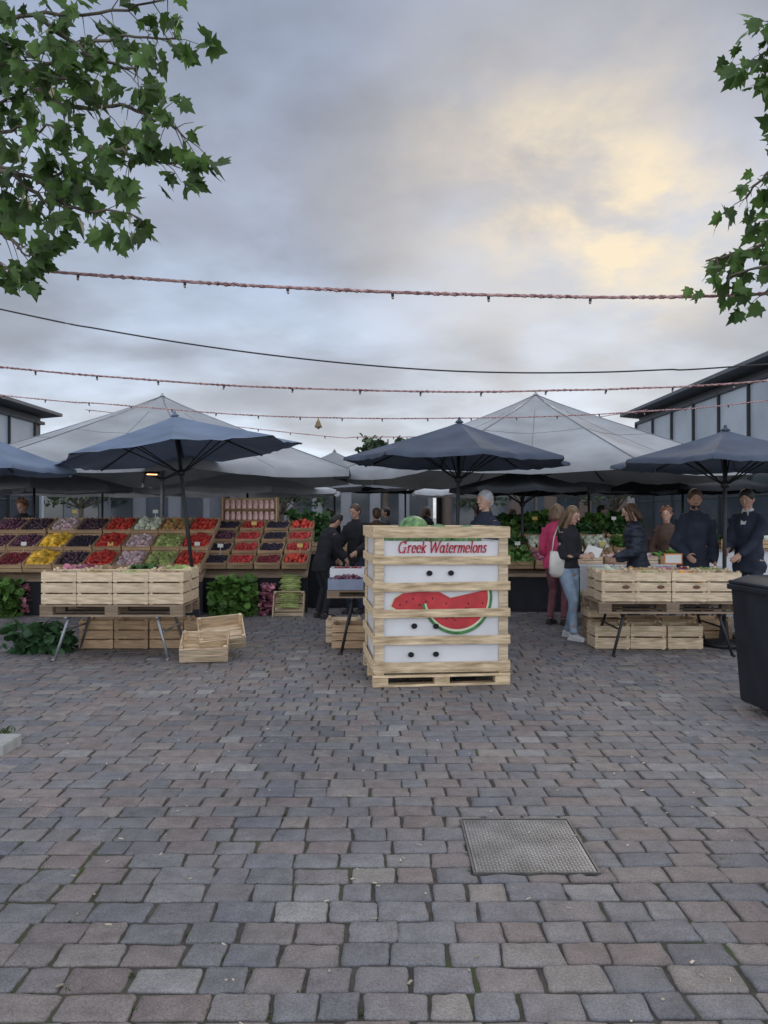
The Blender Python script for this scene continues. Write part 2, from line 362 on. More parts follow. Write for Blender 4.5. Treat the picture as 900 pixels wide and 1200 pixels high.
obj(m,'overhead_cable',CABLE,None,True,label='thin plain black cable sagging across the sky from upper left',cat='cable')
for x,y,lb in ((gx(-500,7.7),7.7,'steel post carrying the second string far left'),(gx(1400,7.7),7.7,'steel post carrying the second string far right'),(gx(-500,12.9),12.9,'steel post carrying the farthest string far left')):
    m=MB(); m.tube([(x,y,0),(x,y,5)],.05,10); obj(m,'steel_post',STEEL,None,True,label=lb,cat='post')
p=at(373,489,12.9); t=thing('pendant_lamp','small bell shaped pendant lamp hanging from the farthest festoon string','lamp',p)
m=MB(); m.lathe([(.006,.0),(.012,-.04),(.035,-.08),(.06,-.15),(.064,-.17)],14); obj(m,'lamp_shade',mat('brass_shade',(.22,.16,.09),.4,metal=.6),t,True)
m=MB(); m.ball((0,0,-.17),.03); obj(m,'bulb',GLASSB,t,True)

# ------------------------------------------------------------------ crates & produce
def slat_wall(m,length,h,nb,axis,pos,th=.009):
    hb=h/nb
    for k in range(nb):
        z=hb*(k+.5)
        if axis=='x': m.box((0,pos,z),(length,th,hb*.86))
        else: m.box((pos,0,z),(th,length,hb*.86))
def make_crate(w,d,h,nb,label,loc,rot=(0,0,0),group=None,wood=None,stamp=False):
    wood=wood or WOOD
    t=thing('wooden_crate',label,'crate',loc,rot,group)
    for s in(-1,1):
        m=MB(); slat_wall(m,w,h,nb,'x',s*(d/2)); obj(m,'side_panel',wood,t)
        m=MB(); slat_wall(m,d-.012,h,nb,'y',s*(w/2-.006)); obj(m,'end_panel',wood,t)
        for q in(-1,1):
            m=MB(); m.box((s*(w/2-.027),q*(d/2-.02),h/2+.004),(.03,.03,h+.016)); obj(m,'corner_post',wood,t)
    m=MB()
    for k in range(4): m.box((0,-d/2+d*(k+.5)/4,.007),(w-.03,d/4*.88,.008))
    obj(m,'base',wood,t)
    if stamp:
        m=MB(); m.lathe([(.035,0),(.035,.002)],14); o=obj(m,'printed_mark',mat('stamp_ink',(.16,.08,.05),.8),t); o.location=(w*.2,-d/2-.0075,h*.5); o.rotation_euler=(R(90),0,0); o.scale=(1.2,.6,1)
    return t
FR={}
def fr(name,c,c2=None,rough=.4,island=.35,**k): FR[name]=mat('produce_'+name,c,rough,.28,14,island=island,c2=c2,**k)
fr('plum',(.06,.03,.07),(.15,.05,.08)); fr('fig',(.04,.024,.038),(.08,.045,.06)); fr('yellow',(.70,.42,.04)); fr('red',(.46,.035,.025)); fr('garlic',(.60,.53,.50),(.46,.30,.33),.6)
fr('pear',(.26,.33,.09),(.34,.39,.14)); fr('tomato',(.50,.05,.03)); fr('grape',(.028,.022,.04)); fr('strawberry',(.48,.045,.045)); fr('cherry',(.18,.02,.03)); fr('apple',(.28,.35,.09),(.42,.15,.07)); fr('orange',(.66,.26,.04)); fr('brown',(.30,.20,.11),None,.8); fr('white',(.66,.66,.60),(.5,.55,.4),.6)
fr('lettuce',(.075,.17,.035),(.13,.25,.055),.55,.45,trans=.2); fr('kale',(.03,.075,.03),(.045,.11,.04),.6,.4,trans=.1); fr('radish',(.38,.05,.11),(.5,.25,.3)); fr('herb',(.045,.115,.03),None,.6,.45,trans=.2); fr('potato',(.38,.29,.17),None,.8); fr('pink',(.68,.42,.40),(.72,.52,.48))
ICO={}
for sub in(1,2):
    b=bmesh.new(); bmesh.ops.create_icosphere(b,subdivisions=sub,radius=1); b.verts.index_update(); ICO[sub]=([v.co.copy() for v in b.verts],[tuple(v.index for v in f.verts) for f in b.faces]); b.free()
def leafcards(m,c,spread,n,size,r,up=.5):
    for _ in range(n):
        p=V(c)+V((r.uniform(-1,1)*spread[0],r.uniform(-1,1)*spread[1],r.uniform(0,1)*spread[2]))
        q=Matrix.Rotation(r.uniform(0,6.28),3,'Z')@Matrix.Rotation(r.uniform(-1.2,1.2),3,'X')@Matrix.Rotation(r.uniform(-1,1),3,'Y')
        s=size*r.uniform(.6,1.3); w=s*.42
        vs=[(0,0,0),(w,.35*s,.12*s),(w*.8,.8*s,.02*s),(0,s,-.12*s),(-w*.8,.8*s,.02*s),(-w,.35*s,.12*s),(0,.5*s,-.04*s)]
        m.add([q@V(v)+p for v in vs],[(0,1,6),(1,2,6),(2,3,6),(3,4,6),(4,5,6),(5,0,6)])
HC={}
def heap_mesh(kind,w,d,var):
    key=(kind,w,d,var)
    if key in HC: return HC[key]
    r=random.Random(sum(map(ord,kind))+var*17); m=MB()
    leafy=kind in('lettuce','kale','herb')
    rad={'plum':.030,'fig':.032,'yellow':.043,'red':.038,'garlic':.034,'pear':.038,'tomato':.036,'grape':.020,'strawberry':.024,'cherry':.019,'apple':.040,'orange':.040,'brown':.045,'white':.05,'radish':.03,'potato':.040,'pink':.03}.get(kind,.04)
    if leafy: leafcards(m,(0,0,-.05),(w/2*.9,d/2*.9,.12),220,.10,r)
    else:
        vs,fs=ICO[2 if rad>.033 else 1]
        nx=max(2,int(w/(rad*1.7))); ny=max(2,int(d/(rad*1.7)))
        for L in range(2):
            for i in range(nx-L):
                for j in range(ny-L):
                    if L and r.random()<.4: continue
                    x=(i+.5+L*.5)/nx*w-w/2+r.uniform(-.3,.3)*rad; y=(j+.5+L*.5)/ny*d-d/2+r.uniform(-.3,.3)*rad
                    e=1-(2*x/w)**2*.5-(2*y/d)**2*.5
                    z=L*rad*1.0+e*rad*.9+r.uniform(-.35,.35)*rad
                    sx=r.uniform(.82,1.12); el=1.5 if kind in('yellow','red','pear') else 1.0
                    q=Matrix.Rotation(r.uniform(0,6.28),3,'Z')@Matrix.Rotation(r.uniform(-.5,.5),3,'X')
                    m.add([q@V((v.x*rad*sx,v.y*rad*el,v.z*rad*sx))+V((x,y,z)) for v in vs],fs)
        if kind in('radish','white'): leafcards(m,(0,d*.1,.0),(w/2*.9,d/3,.06),50,.09,r)
    me=m.mesh('heap',[FR[kind]],True); HC[key]=me; return me
NM={'plum':'red and purple plums','fig':'dark figs','yellow':'yellow peppers','red':'red peppers','garlic':'whitish purple garlic','pear':'green pears','tomato':'red tomatoes','grape':'black grapes','strawberry':'strawberries','cherry':'dark cherries','apple':'green and red apples','orange':'oranges','brown':'brown roots','white':'pale cabbages','radish':'pink radishes','potato':'yellow brown potatoes','lettuce':'green lettuce','kale':'dark kale','herb':'green herbs','pink':'pink fruit'}
def heap(kind,w,d,loc,rot,where,var=0):
    return put('produce_heap',heap_mesh(kind,w,d,var),None,loc,rot,'heap of '+NM[kind]+' '+where,'produce',kind='stuff')
ORD=['first','second','third','fourth','fifth','sixth','seventh','eighth','ninth']
TI=['front','middle','back','topmost']
def display(xs,y0,z0,A,w,l,h,nt,kinds,who,stall,full=.66,fa=.74):
    m=MB()
    slat_wall(m,w,h,2,'x',-l/2); slat_wall(m,w,h,2,'x',l/2); slat_wall(m,l-.012,h,2,'y',w/2-.006); slat_wall(m,l-.012,h,2,'y',-w/2+.006)
    m.box((0,0,.006),(w-.02,l-.02,.008))
    for s in(-1,1):
        for q in(-1,1): m.box((s*(w/2-.025),q*(l/2-.018),h/2+.006),(.025,.025,h+.014))
    me=m.mesh('tray',[WOODD])
    for i,x in enumerate(xs):
        for j in range(nt):
            a2=A*fa; RX=Matrix.Rotation(a2,3,'X')
            s=(j+.5)*(l+.012); p=V((x+rnd.uniform(-.008,.008),y0+s*math.cos(A),z0+s*math.sin(A)+.02))
            k=kinds[i][j%len(kinds[i])]; tn=TI[j] if nt<4 else ['front','second','third','topmost'][j]
            where=f'{tn} row, {ORD[i]} column from left, {who}'
            rz=R(rnd.uniform(-1.5,1.5))
            put('produce_crate',me,None,p,(a2,0,rz),f'brown tray of {NM[k]}, {where}','crate',f'trays on the {stall}')
            heap(k,w-.05,l-.05,p+RX@V((0,0,h*full)),(a2,0,rz),f'in the {where}',(i+j)%2)
    x0=min(xs)-w/2;x1=max(xs)+w/2; Ltot=nt*(l+.012)
    t=thing('display_stand',f'sloping dark cloth covered stand under the {stall}','display stand',((x0+x1)/2,y0,0))
    W=x1-x0; zt=z0+Ltot*math.sin(A); yt=Ltot*math.cos(A); dz=.06
    m=MB(); m.add([(-W/2,0,z0-dz),(W/2,0,z0-dz),(W/2,yt,zt-dz),(-W/2,yt,zt-dz),(-W/2,0,z0-dz-.03),(W/2,0,z0-dz-.03),(W/2,yt,zt-dz-.03),(-W/2,yt,zt-dz-.03)],[(0,1,2,3),(7,6,5,4),(0,4,5,1),(1,5,6,2),(2,6,7,3),(3,7,4,0)]); obj(m,'sloping_board',WOODO,t)
    m=MB(); n=40
    vs=[]
    for i in range(n+1):
        x=-W/2+W*i/n; yy=.03+.015*math.sin(i*1.9)
        vs+= [(x,.03,z0-dz-.02),(x,yy,.02)]
    m.add(vs,[(2*i,2*i+1,2*i+3,2*i+2) for i in range(n)]); obj(m,'cloth_skirt',CLOTH,t,True)
    for s in(-1,1):
        m=MB(); m.box((s*(W/2-.04),yt-.05,(zt-.1)/2),(.05,.05,zt-.1)); obj(m,'leg',WOODO,t)
xsA=[(px-450)/75 for px in(-25,10,45,80,115,150,185,220)]
display(xsA,12.0,.62,R(31),.455,.50,.14,3,[['plum'],['cherry','plum','fig'],['yellow','yellow','garlic'],['fig','grape','fig'],['red','red','tomato'],['garlic','garlic','white'],['pear','pear','apple'],['tomato','red','tomato']],'left stall','left fruit stall')
xsB=[(px-450)/73.8 for px in(249,281,313,345)]
display(xsB,12.25,.66,R(28),.405,.37,.11,4,[['grape','grape','plum','grape'],['strawberry'],['cherry','grape','grape','grape'],['tomato','strawberry','strawberry','tomato']],'berry section','berry section',.70,.65)
xsC=[(px-450)/72 for px in(607,641,675,709,743)]
display(xsC,12.4,.66,R(24),.44,.50,.13,3,[['lettuce','herb','lettuce'],['radish','white','herb'],['white','lettuce','lettuce'],['brown','white','herb'],['pink','lettuce','herb']],'right stall','right vegetable stall',.75,.8)
PC=mat('price_paper',(.72,.72,.68),.7,.05)
PCY=mat('price_paper_yellow',(.70,.50,.15),.7,.05)
for xs,y0,z0,A,l,nm in((xsA[1:],12.0,.62,31,.5,'fruit stall'),(xsB,12.25,.66,28,.37,'berry section'),(xsC,12.4,.66,24,.5,'vegetable stall')):
    for i,x in enumerate(xs):
        for j in(0,2):
            if (i+j)%3!=0: continue
            s=(j+.9)*(l+.012); p=V((x+.05,y0+s*math.cos(R(A)),z0+s*math.sin(R(A))+.20))
            m=MB(); m.box((0,0,.05),(.09,.003,.06)); m.box((0,.003,-.04),(.008,.003,.14))
            obj(m,'price_card',[PC if (i+j)%2==0 else PCY],None,loc=p,rot=(R(-8),0,R(rnd.uniform(-8,8))),label=f'small price card over the {ORD[i]} full column of the {nm}, {"lower" if j==0 else "upper"} one',cat='price card',group='price cards on sticks')

def trestle_table(label,x0,x1,y0,y1,zt,legm,th=.11,wood=WOODO):
    cx=(x0+x1)/2;cy=(y0+y1)/2;W=x1-x0;D=y1-y0
    t=thing('trestle_table',label,'table',(cx,cy,0))
    m=MB()
    for k in range(6): m.box((0,-D/2+D*(k+.5)/6,zt-.011),(W,D/6*.9,.02))
    for k in range(3): m.box((0,-D/2+.05+(D-.1)*k/2,zt-th+.01),(W,.09,.018))
    for i in range(3):
        for k in range(3): m.box((-W/2+.07+(W-.14)*i/2,-D/2+.05+(D-.1)*k/2,zt-th/2-.001),(.14,.09,th-.042))
    obj(m,'tabletop',wood,t)
    for s in(-1,1):
        for q in(-1,1):
            m=MB(); X=s*(W/2-.28); m.tube([(X,q*(D/2-.12),zt-th),(X-s*.0,q*(D/2-.06),zt-th-.05),(X+s*.12,q*(D/2-.02),.012)],.017,8); m.tube([(X+s*.12-.0,q*(D/2-.02),.012),(X+s*.12,q*(D/2+.03),.012)],.017,8); obj(m,'leg',legm,t,True)
        m=MB(); m.tube([(s*(W/2-.22),-D/2+.05,.30),(s*(W/2-.22),D/2-.05,.30)],.012,8); m.tube([(s*(W/2-.28),-D/2,zt-th-.012),(s*(W/2-.28),D/2,zt-th-.012)],.015,8); obj(m,'cross_bar',legm,t,True)
trestle_table('low trestle table with slatted wooden top on grey steel legs, at left',-3.70,-2.16,8.25,9.0,.60,STEEL,th=.13)
trestle_table('low trestle table with slatted wooden top on black legs, at right',2.38,4.02,8.5,9.25,.60,BLK,th=.13)
def crate_row(xs,y,z,w,d,h,nb,labels,fills,grp,stamp=False,rz=0,wood=None,low=.05):
    root=None
    for i,x in enumerate(xs):
        if root is None:
            root=make_crate(w,d,h,nb,labels[0],(x,y,z),(0,0,rz),grp,stamp=stamp,wood=wood); sk=tree_of(root)
        else: dup(root,(x,y+rnd.uniform(-.015,.015),z),(0,0,rz+R(rnd.uniform(-2,2))),labels[i],grp,sk)
        if fills and fills[i]: heap(fills[i],w-.04,d-.04,(x,y,z+h-low),(0,0,rz),'in '+labels[i].split(',')[1].strip() if ',' in labels[i] else 'in the crate',i%2)
P4=['leftmost','second','third','rightmost']
X=[-3.50+.385*i for i in range(4)]
crate_row(X,8.42,.602,.378,.30,.355,3,[f'pale slatted crate, {P4[i]} in front row on the left table' for i in range(4)],['potato','apple','pear','brown'],'crates on the left table',low=.11)
crate_row(X,8.78,.602,.378,.34,.365,3,[f'pale slatted crate, {P4[i]} in back row on the left table' for i in range(4)],['radish','brown','herb','pear'],'crates on the left table',low=.08)
crate_row([-3.36+.41*i for i in range(4)],9.14,.004,.395,.34,.33,3,[f'shaded slatted crate, {P4[i]} on the ground under the left table' for i in range(4)],None,'crates under the left table',wood=WOODD)  # darker wood puts the under-table shade into the crate colour
XR=[2.60,2.99,3.38,3.77]
crate_row(XR,8.66,.602,.383,.30,.33,3,[f'pale slatted crate, {P4[i]} in front row on the right table' for i in range(4)],['apple','pear','orange','potato'],'crates on the right table',stamp=True,low=.11)
crate_row([x+.02 for x in XR],9.03,.602,.383,.34,.34,3,[f'pale slatted crate, {P4[i]} in back row on the right table' for i in range(4)],['white','apple','radish','pear'],'crates on the right table',low=.10)
crate_row([2.66,3.08,3.50],9.12,.004,.41,.34,.28,2,[f'pale slatted crate, {P4[i]} on the ground under the right table' for i in range(3)],None,'crates under the right table')
crate_row([2.72,3.16,3.60,4.04],9.56,.004,.42,.34,.30,2,[f'shaded slatted crate, {P4[i]} on the ground behind the right table' for i in range(4)],None,'crates behind the right table',wood=WOODD)  # darker wood tone stands in for shade on this row
crate_row([2.70],9.56,.312,.42,.34,.30,3,['pale slatted crate, stacked behind the left end of the right table'],['lettuce'],'crates behind the right table',low=.12)
crate_row([4.42],9.0,.004,.42,.34,.26,2,['pale slatted crate, standing apart right of the right table'],['potato'],'crates by the right table')
make_crate(.50,.36,.17,2,'empty open pale crate tilted towards the viewer right of the left table',(-1.93,8.30,.075),(R(23),0,R(8)),'loose empty crates')
make_crate(.50,.36,.17,2,'empty open pale crate propped behind the first loose crate',(-1.82,8.60,.19),(R(38),R(-4),R(16)),'loose empty crates')
m=MB(); r=random.Random(9)
for a in range(6): leafcards(m,(rnd.uniform(-.2,.2),rnd.uniform(-.12,.12),0),(.16,.14,.16+.1*(a%2)),90,.13,r)
obj(m,'kale_heap',FR['kale'],None,True,loc=(-3.90,8.75,0),label='dark leafy greens spilling on the ground left of the table',cat='greens',kind='stuff')
def bunch(label,x,y,w,d,h,n,size,kind,z=0):
    m=MB(); r=random.Random(int(abs(x)*100)); leafcards(m,(0,0,0),(w/2,d/2,h),n,size,r); obj(m,'leafy_greens',FR[kind],None,True,loc=(x,y,z),label=label,cat='greens',kind='stuff')
bunch('bright leafy greens heaped before the berry section',gx(274,12.0),12.0,.62,.3,.55,700,.14,'lettuce')
bunch('leafy greens at the foot of the left stall, at the photo edge',gx(2,11.9),11.9,.55,.3,.55,500,.14,'lettuce')
bunch('small pile of pink radishes with leaves beside the leafy greens',gx(312,12.05),12.05,.2,.2,.5,110,.08,'radish')
bunch('purple sprouts in the left greens corner',gx(28,12.0),12.0,.2,.2,.5,100,.08,'radish')
# tall greens standing behind the right display
for i,(px,k) in enumerate(((600,'herb'),(628,'lettuce'),(700,'lettuce'),(732,'herb'))):
    x=gx(px,14.0); m=MB(); m.box((x,14.05,.61),(.55,.45,1.22)); obj(m,'stacked_box_plinth',CLOTH,None,label=f'dark plinth carrying tall greens, {P4[i]} behind the right stall',cat='plinth')
    bunch(f'tall bushy greens, {P4[i]} on the plinths behind the right stall',x,14.0,.5,.35,.30+.06*(i%2),330,.13,k,1.22)
make_crate(.48,.56,.18,3,'tilted wooden crate of courgettes leaning before the berry section',(gx(339,12),12.0,.05),(R(62),0,0),'leaning crates')
m=MB()
for i in range(16):
    z=.03+.035*i; m.tube([(-.17+.02*(i%3),-.02,z),(0,-.035,z+.01),(.17-.02*(i%2),-.02,z)],[.013,.02,.016],8)
o=obj(m,'courgettes',FR['pear'],None,True,loc=(gx(339,12),11.93,.10),rot=(R(-28),0,0),label='courgettes packed in the leaning crate',cat='vegetables',kind='stuff')
sx0=gx(295,13.9)
t=thing('jar_rack','small wooden rack of pale pink jars above the berry section','rack',(sx0,13.8,1.45))
m=MB(); m.box((0,0,0),(.95,.3,.03)); m.box((-.48,0,.22),(.025,.3,.44)); m.box((.48,0,.22),(.025,.3,.44)); m.box((0,.14,.22),(.93,.02,.42)); obj(m,'frame',WOODD,t)
for q in range(2):
    m=MB(); m.box((0,-.02,.20*q+.03),(.92,.26,.015)); obj(m,'shelf',WOODD,t)
    for i in range(9):
        m=MB(); m.lathe([(.040,.0),(.045,.02),(.045,.09),(.032,.115),(.032,.14),(.012,.15)],10); j=obj(m,'jar',[FR['pink']],t,True); j.location=(-.4+.1*i,-.10,.20*q+.04)
m=MB(); m.box((sx0,13.95,.715),(1.1,.5,1.43)); obj(m,'cloth_covered_counter',CLOTH,None,label='dark counter holding the rack of pink jars',cat='counter')
bunch('dark green potted leaves right of the jar rack',gx(362,13.8),13.8,.7,.5,.45,500,.11,'herb',1.15)
m=MB(); m.box((gx(362,13.8),13.9,.57),(.8,.6,1.14)); obj(m,'dark_counter',CLOTH,None,label='dark counter under the potted leaves',cat='counter')
trestle_table('black legged table of plums left of the watermelon crate',-.64,.5,8.62,9.3,.72,BLK,th=.09)
for i,(x,k) in enumerate(((-.43,'plum'),(0.0,'grape'))):
    for j,y in enumerate((8.78,9.12)):
        w=['left','right'][i]+(' front' if j==0 else ' back')
        m=MB()
        for s in(-1,1): m.box((0,s*.16,.06),(.40,.008,.12)); m.box((s*.196,0,.06),(.008,.312,.12))
        m.box((0,0,.006),(.385,.312,.008)); obj(m,'fruit_carton',[mat('blue_carton',(.24,.28,.38),.6,.1) if j==0 else CARD],None,loc=(x,y,.722+j*.10),label=f'shallow carton of plums on the middle table, {w}',cat='carton',group='cartons on the middle table')
        heap(k if j==0 else 'cherry',.36,.28,(x,y,.722+j*.10+.08),(0,0,0),f'in the {w} carton of the middle table',i)
crate_row([-.50],9.55,.004,.42,.34,.28,3,['pale slatted crate, behind the middle table on the ground'],None,'crates by the middle table')
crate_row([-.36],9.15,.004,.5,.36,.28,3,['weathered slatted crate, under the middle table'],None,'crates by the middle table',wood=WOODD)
t=thing('market_counter','dark cloth covered counter behind the middle table','counter',(.2,13.4,0))
m=MB(); m.box((0,0,.93),(3.4,.9,.04)); obj(m,'counter_top',WOODO,t)
m=MB(); m.box((0,0,.455),(3.3,.8,.90)); obj(m,'cloth_skirt',CLOTH,t)
xk=[-1.2,-.7,-.2,.3,.8,1.3]
for i,k in enumerate(['herb','orange','lettuce','herb','lettuce','white']):
    crate_row([.2+xk[i]],13.3,.955,.46,.5,.16,2,[f'brown crate, number {i+1} from left on the counter behind the middle table'],[k],'crates on the rear counter',wood=WOODD)
t=thing('white_counter','long table with white cloth and papers behind the woman','table',(3.75,11.2,0))
m=MB(); m.box((0,0,.83),(2.0,.8,.05)); obj(m,'tabletop',WCLOTH,t)
m=MB(); n=60; vs=[]
for i in range(n+1):
    x=-1.0+2.0*i/n; vs+=[(x,-.405,.85),(x,-.43+.015*math.sin(i*1.3),.42)]
m.add(vs,[(2*i,2*i+1,2*i+3,2*i+2) for i in range(n)]); obj(m,'cloth_drop',WCLOTH,t,True)
for s in(-1,1):
    for q in(-1,1):
        m=MB(); m.tube([(s*.9,q*.32,0),(s*.9,q*.32,.8)],.018,8); obj(m,'leg',BLK,t,True)
for i in range(5):
    k=['white','pink','garlic','lettuce','brown'][i]
    crate_row([2.98+.40*i],11.3,.857,.36,.4,.11,2,[f'low tray, number {i+1} from left on the white cloth table'],[k],'trays on the white cloth table',wood=WOODD if i%2 else WOOD)
p=at(783,654,9.4); t=thing('price_sign','white price sign with orange border standing above the right table','sign',(p.x,9.24,p.z))
m=MB(); m.box((0,0,0),(.22,.006,.13)); obj(m,'border',mat('orange_print',(.62,.22,.05),.6,.1),t)
m=MB(); m.box((0,-.004,0),(.19,.004,.10)); obj(m,'face',PC,t)
m=MB(); m.box((0,.006,-.18),(.015,.006,.30)); obj(m,'stick',WOOD,t)

# ------------------------------------------------------------------ watermelon bin
TH=R(6)
t=thing('watermelon_crate','tall wooden pallet crate with white card printed Greek Watermelons','pallet crate',(-.10,6.94,0),(0,0,TH))
W=1.27;D=1.15
m=MB()
for q in range(3): m.box((W/2,.055+(D-.11)*q/2,.012),(W,.10,.022))
for i in range(3):
    for q in range(3): m.box((.07+(W-.14)*i/2,.055+(D-.11)*q/2,.055),(.14,.10,.062))
for q in range(7): m.box((W/2,.05+(D-.1)*q/6,.098),(W,.12,.02))
o=obj(m,'pallet',WOODP,t); bevel(o,.003)
card=MB(); n=24
vs=[];fs=[]
zs=[.12+1.20*i/16 for i in range(17)]
x0,x1,y0,y1=.040,W-.040,.040,D-.040
per=[]
for i in range(n): per.append((x0+(x1-x0)*i/n,y0,0,-1))
for i in range(n): per.append((x1,y0+(y1-y0)*i/n,1,0))
for i in range(n): per.append((x1-(x1-x0)*i/n,y1,0,1))
for i in range(n): per.append((x0,y1-(y1-y0)*i/n,-1,0))
for zi in zs:
    for (a,b,nx,ny) in per:
        o_=noise.noise(V((a*3,b*3,zi*4)))*.0035
        vs.append((a+nx*o_,b+ny*o_,zi))
k=len(per)
for i in range(16):
    for j in range(k): fs.append((i*k+j,i*k+(j+1)%k,(i+1)*k+(j+1)%k,(i+1)*k+j))
card.add(vs,fs); card.box(((x0+x1)/2,(y0+y1)/2,1.30),(x1-x0-.02,y1-y0-.02,.01))
o=obj(card,'card_box',CARD,t,True)
bz=[(.128,.222),(.382,.460),(.628,.704),(.868,.948),(1.110,1.188),(1.352,1.455)]
for i,(a,b) in enumerate(bz):
    h=b-a; zc=(a+b)/2; j=rnd.uniform(-.006,.006); tl=Matrix.Rotation(R(rnd.uniform(-.4,.4)),3,'Y')
    m=MB(); m.box((W/2+rnd.uniform(-.003,.003),.006,zc),(W,.012,h),tl); m.box((W/2,D-.006,zc),(W,.012,h)); m.box((.006,D/2,zc+j),(.012,D-.026,h)); m.box((W-.006,D/2,zc),(.012,D-.026,h)); 
    o=obj(m,'slat_ring',WOODP,t); bevel(o,.002)
for x in(.060,W-.060):
    for y in(.025,D-.025):
        m=MB(); m.box((x,y,.78),(.085,.022,1.34)); o=obj(m,'corner_post',WOOD,t); bevel(o,.003)
for x in(.025,W-.025):
    for y in(.11,D-.11):
        m=MB(); m.box((x,y,.78),(.022,.07,1.34)); o=obj(m,'corner_post',WOOD,t)
FY=.034
def disc(m,cx,cz,rx,rz,y,n=20,a0=0,a1=360,mi=0,rot=0):
    vs=[(cx,y,cz)]
    for i in range(n+1):
        a=R(a0+(a1-a0)*i/n); dx=rx*math.cos(a);dz=rz*math.sin(a); vs.append((cx+dx*math.cos(rot)-dz*math.sin(rot),y,cz+dx*math.sin(rot)+dz*math.cos(rot)))
    m.add(vs,[(0,i+1,i+2) for i in range(n)],mi)
for x,z in((.52,1.03),(.72,1.03),(.35,.29),(.58,.29),(.38,.55),(.58,.545)):
    m=MB(); disc(m,x,z,.028,.025,FY-.014); obj(m,'vent_hole',DARK,t)
def slice_(m,cx,cz,rx,rz,rot,y,seeds=11):
    disc(m,cx,cz,rx,rz,y,32,180,360,0,rot); disc(m,cx,cz,rx*.93,rz*.92,y-.001,32,180,360,1,rot)
    disc(m,cx,cz,rx*.88,rz*.86,y-.002,32,180,360,2,rot)
    for i in range(seeds):
        a=R(200+140*(i*.37%1)); q=.35+.45*(i*.61%1); dx=rx*q*math.cos(a); dz=rz*q*math.sin(a); disc(m,cx+dx*math.cos(rot)-dz*math.sin(rot),cz+dx*math.sin(rot)+dz*math.cos(rot),.006,.010,y-.003,8,mi=3)
m=MB(); y_=FY
m.add([(.17,y_,.73),(.20,y_,.80),(.28,y_,.850),(.44,y_,.862),(.62,y_,.855),(.72,y_,.80),(.66,y_,.70),(.52,y_,.665),(.26,y_,.675)],[tuple(range(9))[::-1]],2)
m.add([(.155,y_+.001,.73),(.19,y_+.001,.815),(.27,y_+.001,.868),(.30,y_+.001,.70),(.20,y_+.001,.66)],[(4,3,2,1,0)],1)
for i in range(7): disc(m,.25+.06*i,.77+.028*(i%3-1),.006,.010,y_-.003,8,mi=3)
slice_(m,.775,.815,.33,.35,R(12),FY-.006)
obj(m,'melon_picture',[RIND,RINDW,FLESH,DARK],t)
def arc(cx,cy,rx,ry,a0,a1,n=14): return [(cx+rx*math.cos(R(a0+(a1-a0)*i/n)),cy+ry*math.sin(R(a0+(a1-a0)*i/n))) for i in range(n+1)]
GL={'G':([arc(.33,.39,.30,.39,48,305)+[(.58,.10)],[(.60,.36),(.60,-.04)],[(.42,.36),(.76,.36)],[(.57,.60),(.59,.80)]],.84),
'r':([[(.02,.46),(.09,.5),(.09,0)],[(.09,.33),(.15,.45),(.24,.5),(.31,.46)],[(-.01,0),(.20,0)]],.38),
'e':([[(.06,.27),(.38,.27)]+arc(.22,.25,.17,.25,5,318)],.46),
'k':([[(.0,.78),(.09,.8),(.09,0)],[(.09,.22),(.34,.48)],[(.17,.29),(.36,.0),(.44,.03)],[(-.01,0),(.19,0)],[(.24,.49),(.43,.49)]],.48),
'W':([[(.07,.78),(.27,0),(.50,.74),(.70,0),(.93,.78)],[(-.05,.78),(.20,.78)],[(.82,.78),(1.05,.78)]],1.0),
'a':([arc(.22,.25,.17,.25,0,360),[(.40,.5),(.39,.08),(.44,0),(.50,.05)]],.51),
't':([[(.17,.68),(.15,.12),(.2,.0),(.32,.06)],[(.02,.5),(.31,.5)]],.35),
'm':([[(.02,.46),(.09,.5),(.09,0)],[(.09,.33),(.18,.47),(.27,.5),(.34,.42),(.34,0)],[(.34,.33),(.43,.47),(.52,.5),(.59,.42),(.59,.05),(.66,0)],[(.01,0),(.18,0)]],.72),
'l':([[(.0,.78),(.09,.8),(.09,.05),(.16,0)]],.23),'o':([arc(.23,.25,.18,.25,0,360)],.48),
'n':([[(.02,.46),(.09,.5),(.09,0)],[(.09,.33),(.19,.47),(.29,.5),(.36,.42),(.36,.05),(.43,0)],[(.01,0),(.18,0)]],.48),
's':([[(.31,.42),(.22,.5),(.12,.47),(.08,.38),(.15,.30),(.27,.22),(.31,.12),(.25,.02),(.14,0),(.05,.08)]],.39)}
m=MB(); penx=0; nib=V((.052,.016)); 
for ch in 'Greek Watermelons':
    if ch==' ': penx+=.24; continue
    st,adv=GL[ch]
    for s in st:
        for a,b in zip(s[:-1],s[1:]):
            a=V(a);b=V(b); d=(b-a)
            if d.length<1e-5: continue
            d.normalize(); nn=V((-d.y,d.x)); wdt=abs(nib.x*d.y)+abs(nib.y*d.x)*.9+.010; e=d*.014
            q=[a-e+nn*wdt,a-e-nn*wdt,b+e-nn*wdt,b+e+nn*wdt]
            m.add([(penx+p_.x+p_.y*.25,0,p_.y) for p_ in q],[(0,1,2,3)])
    penx+=adv
o=obj(m,'lettering',RED,t,loc=(.23,FY-.008,1.218)); sx_=.82/penx; o.scale=(sx_,1,.130)
MEL=mat('watermelon_skin',(.04,.13,.045),.35,.3,5,(6,6,1),c2=(.17,.29,.11))
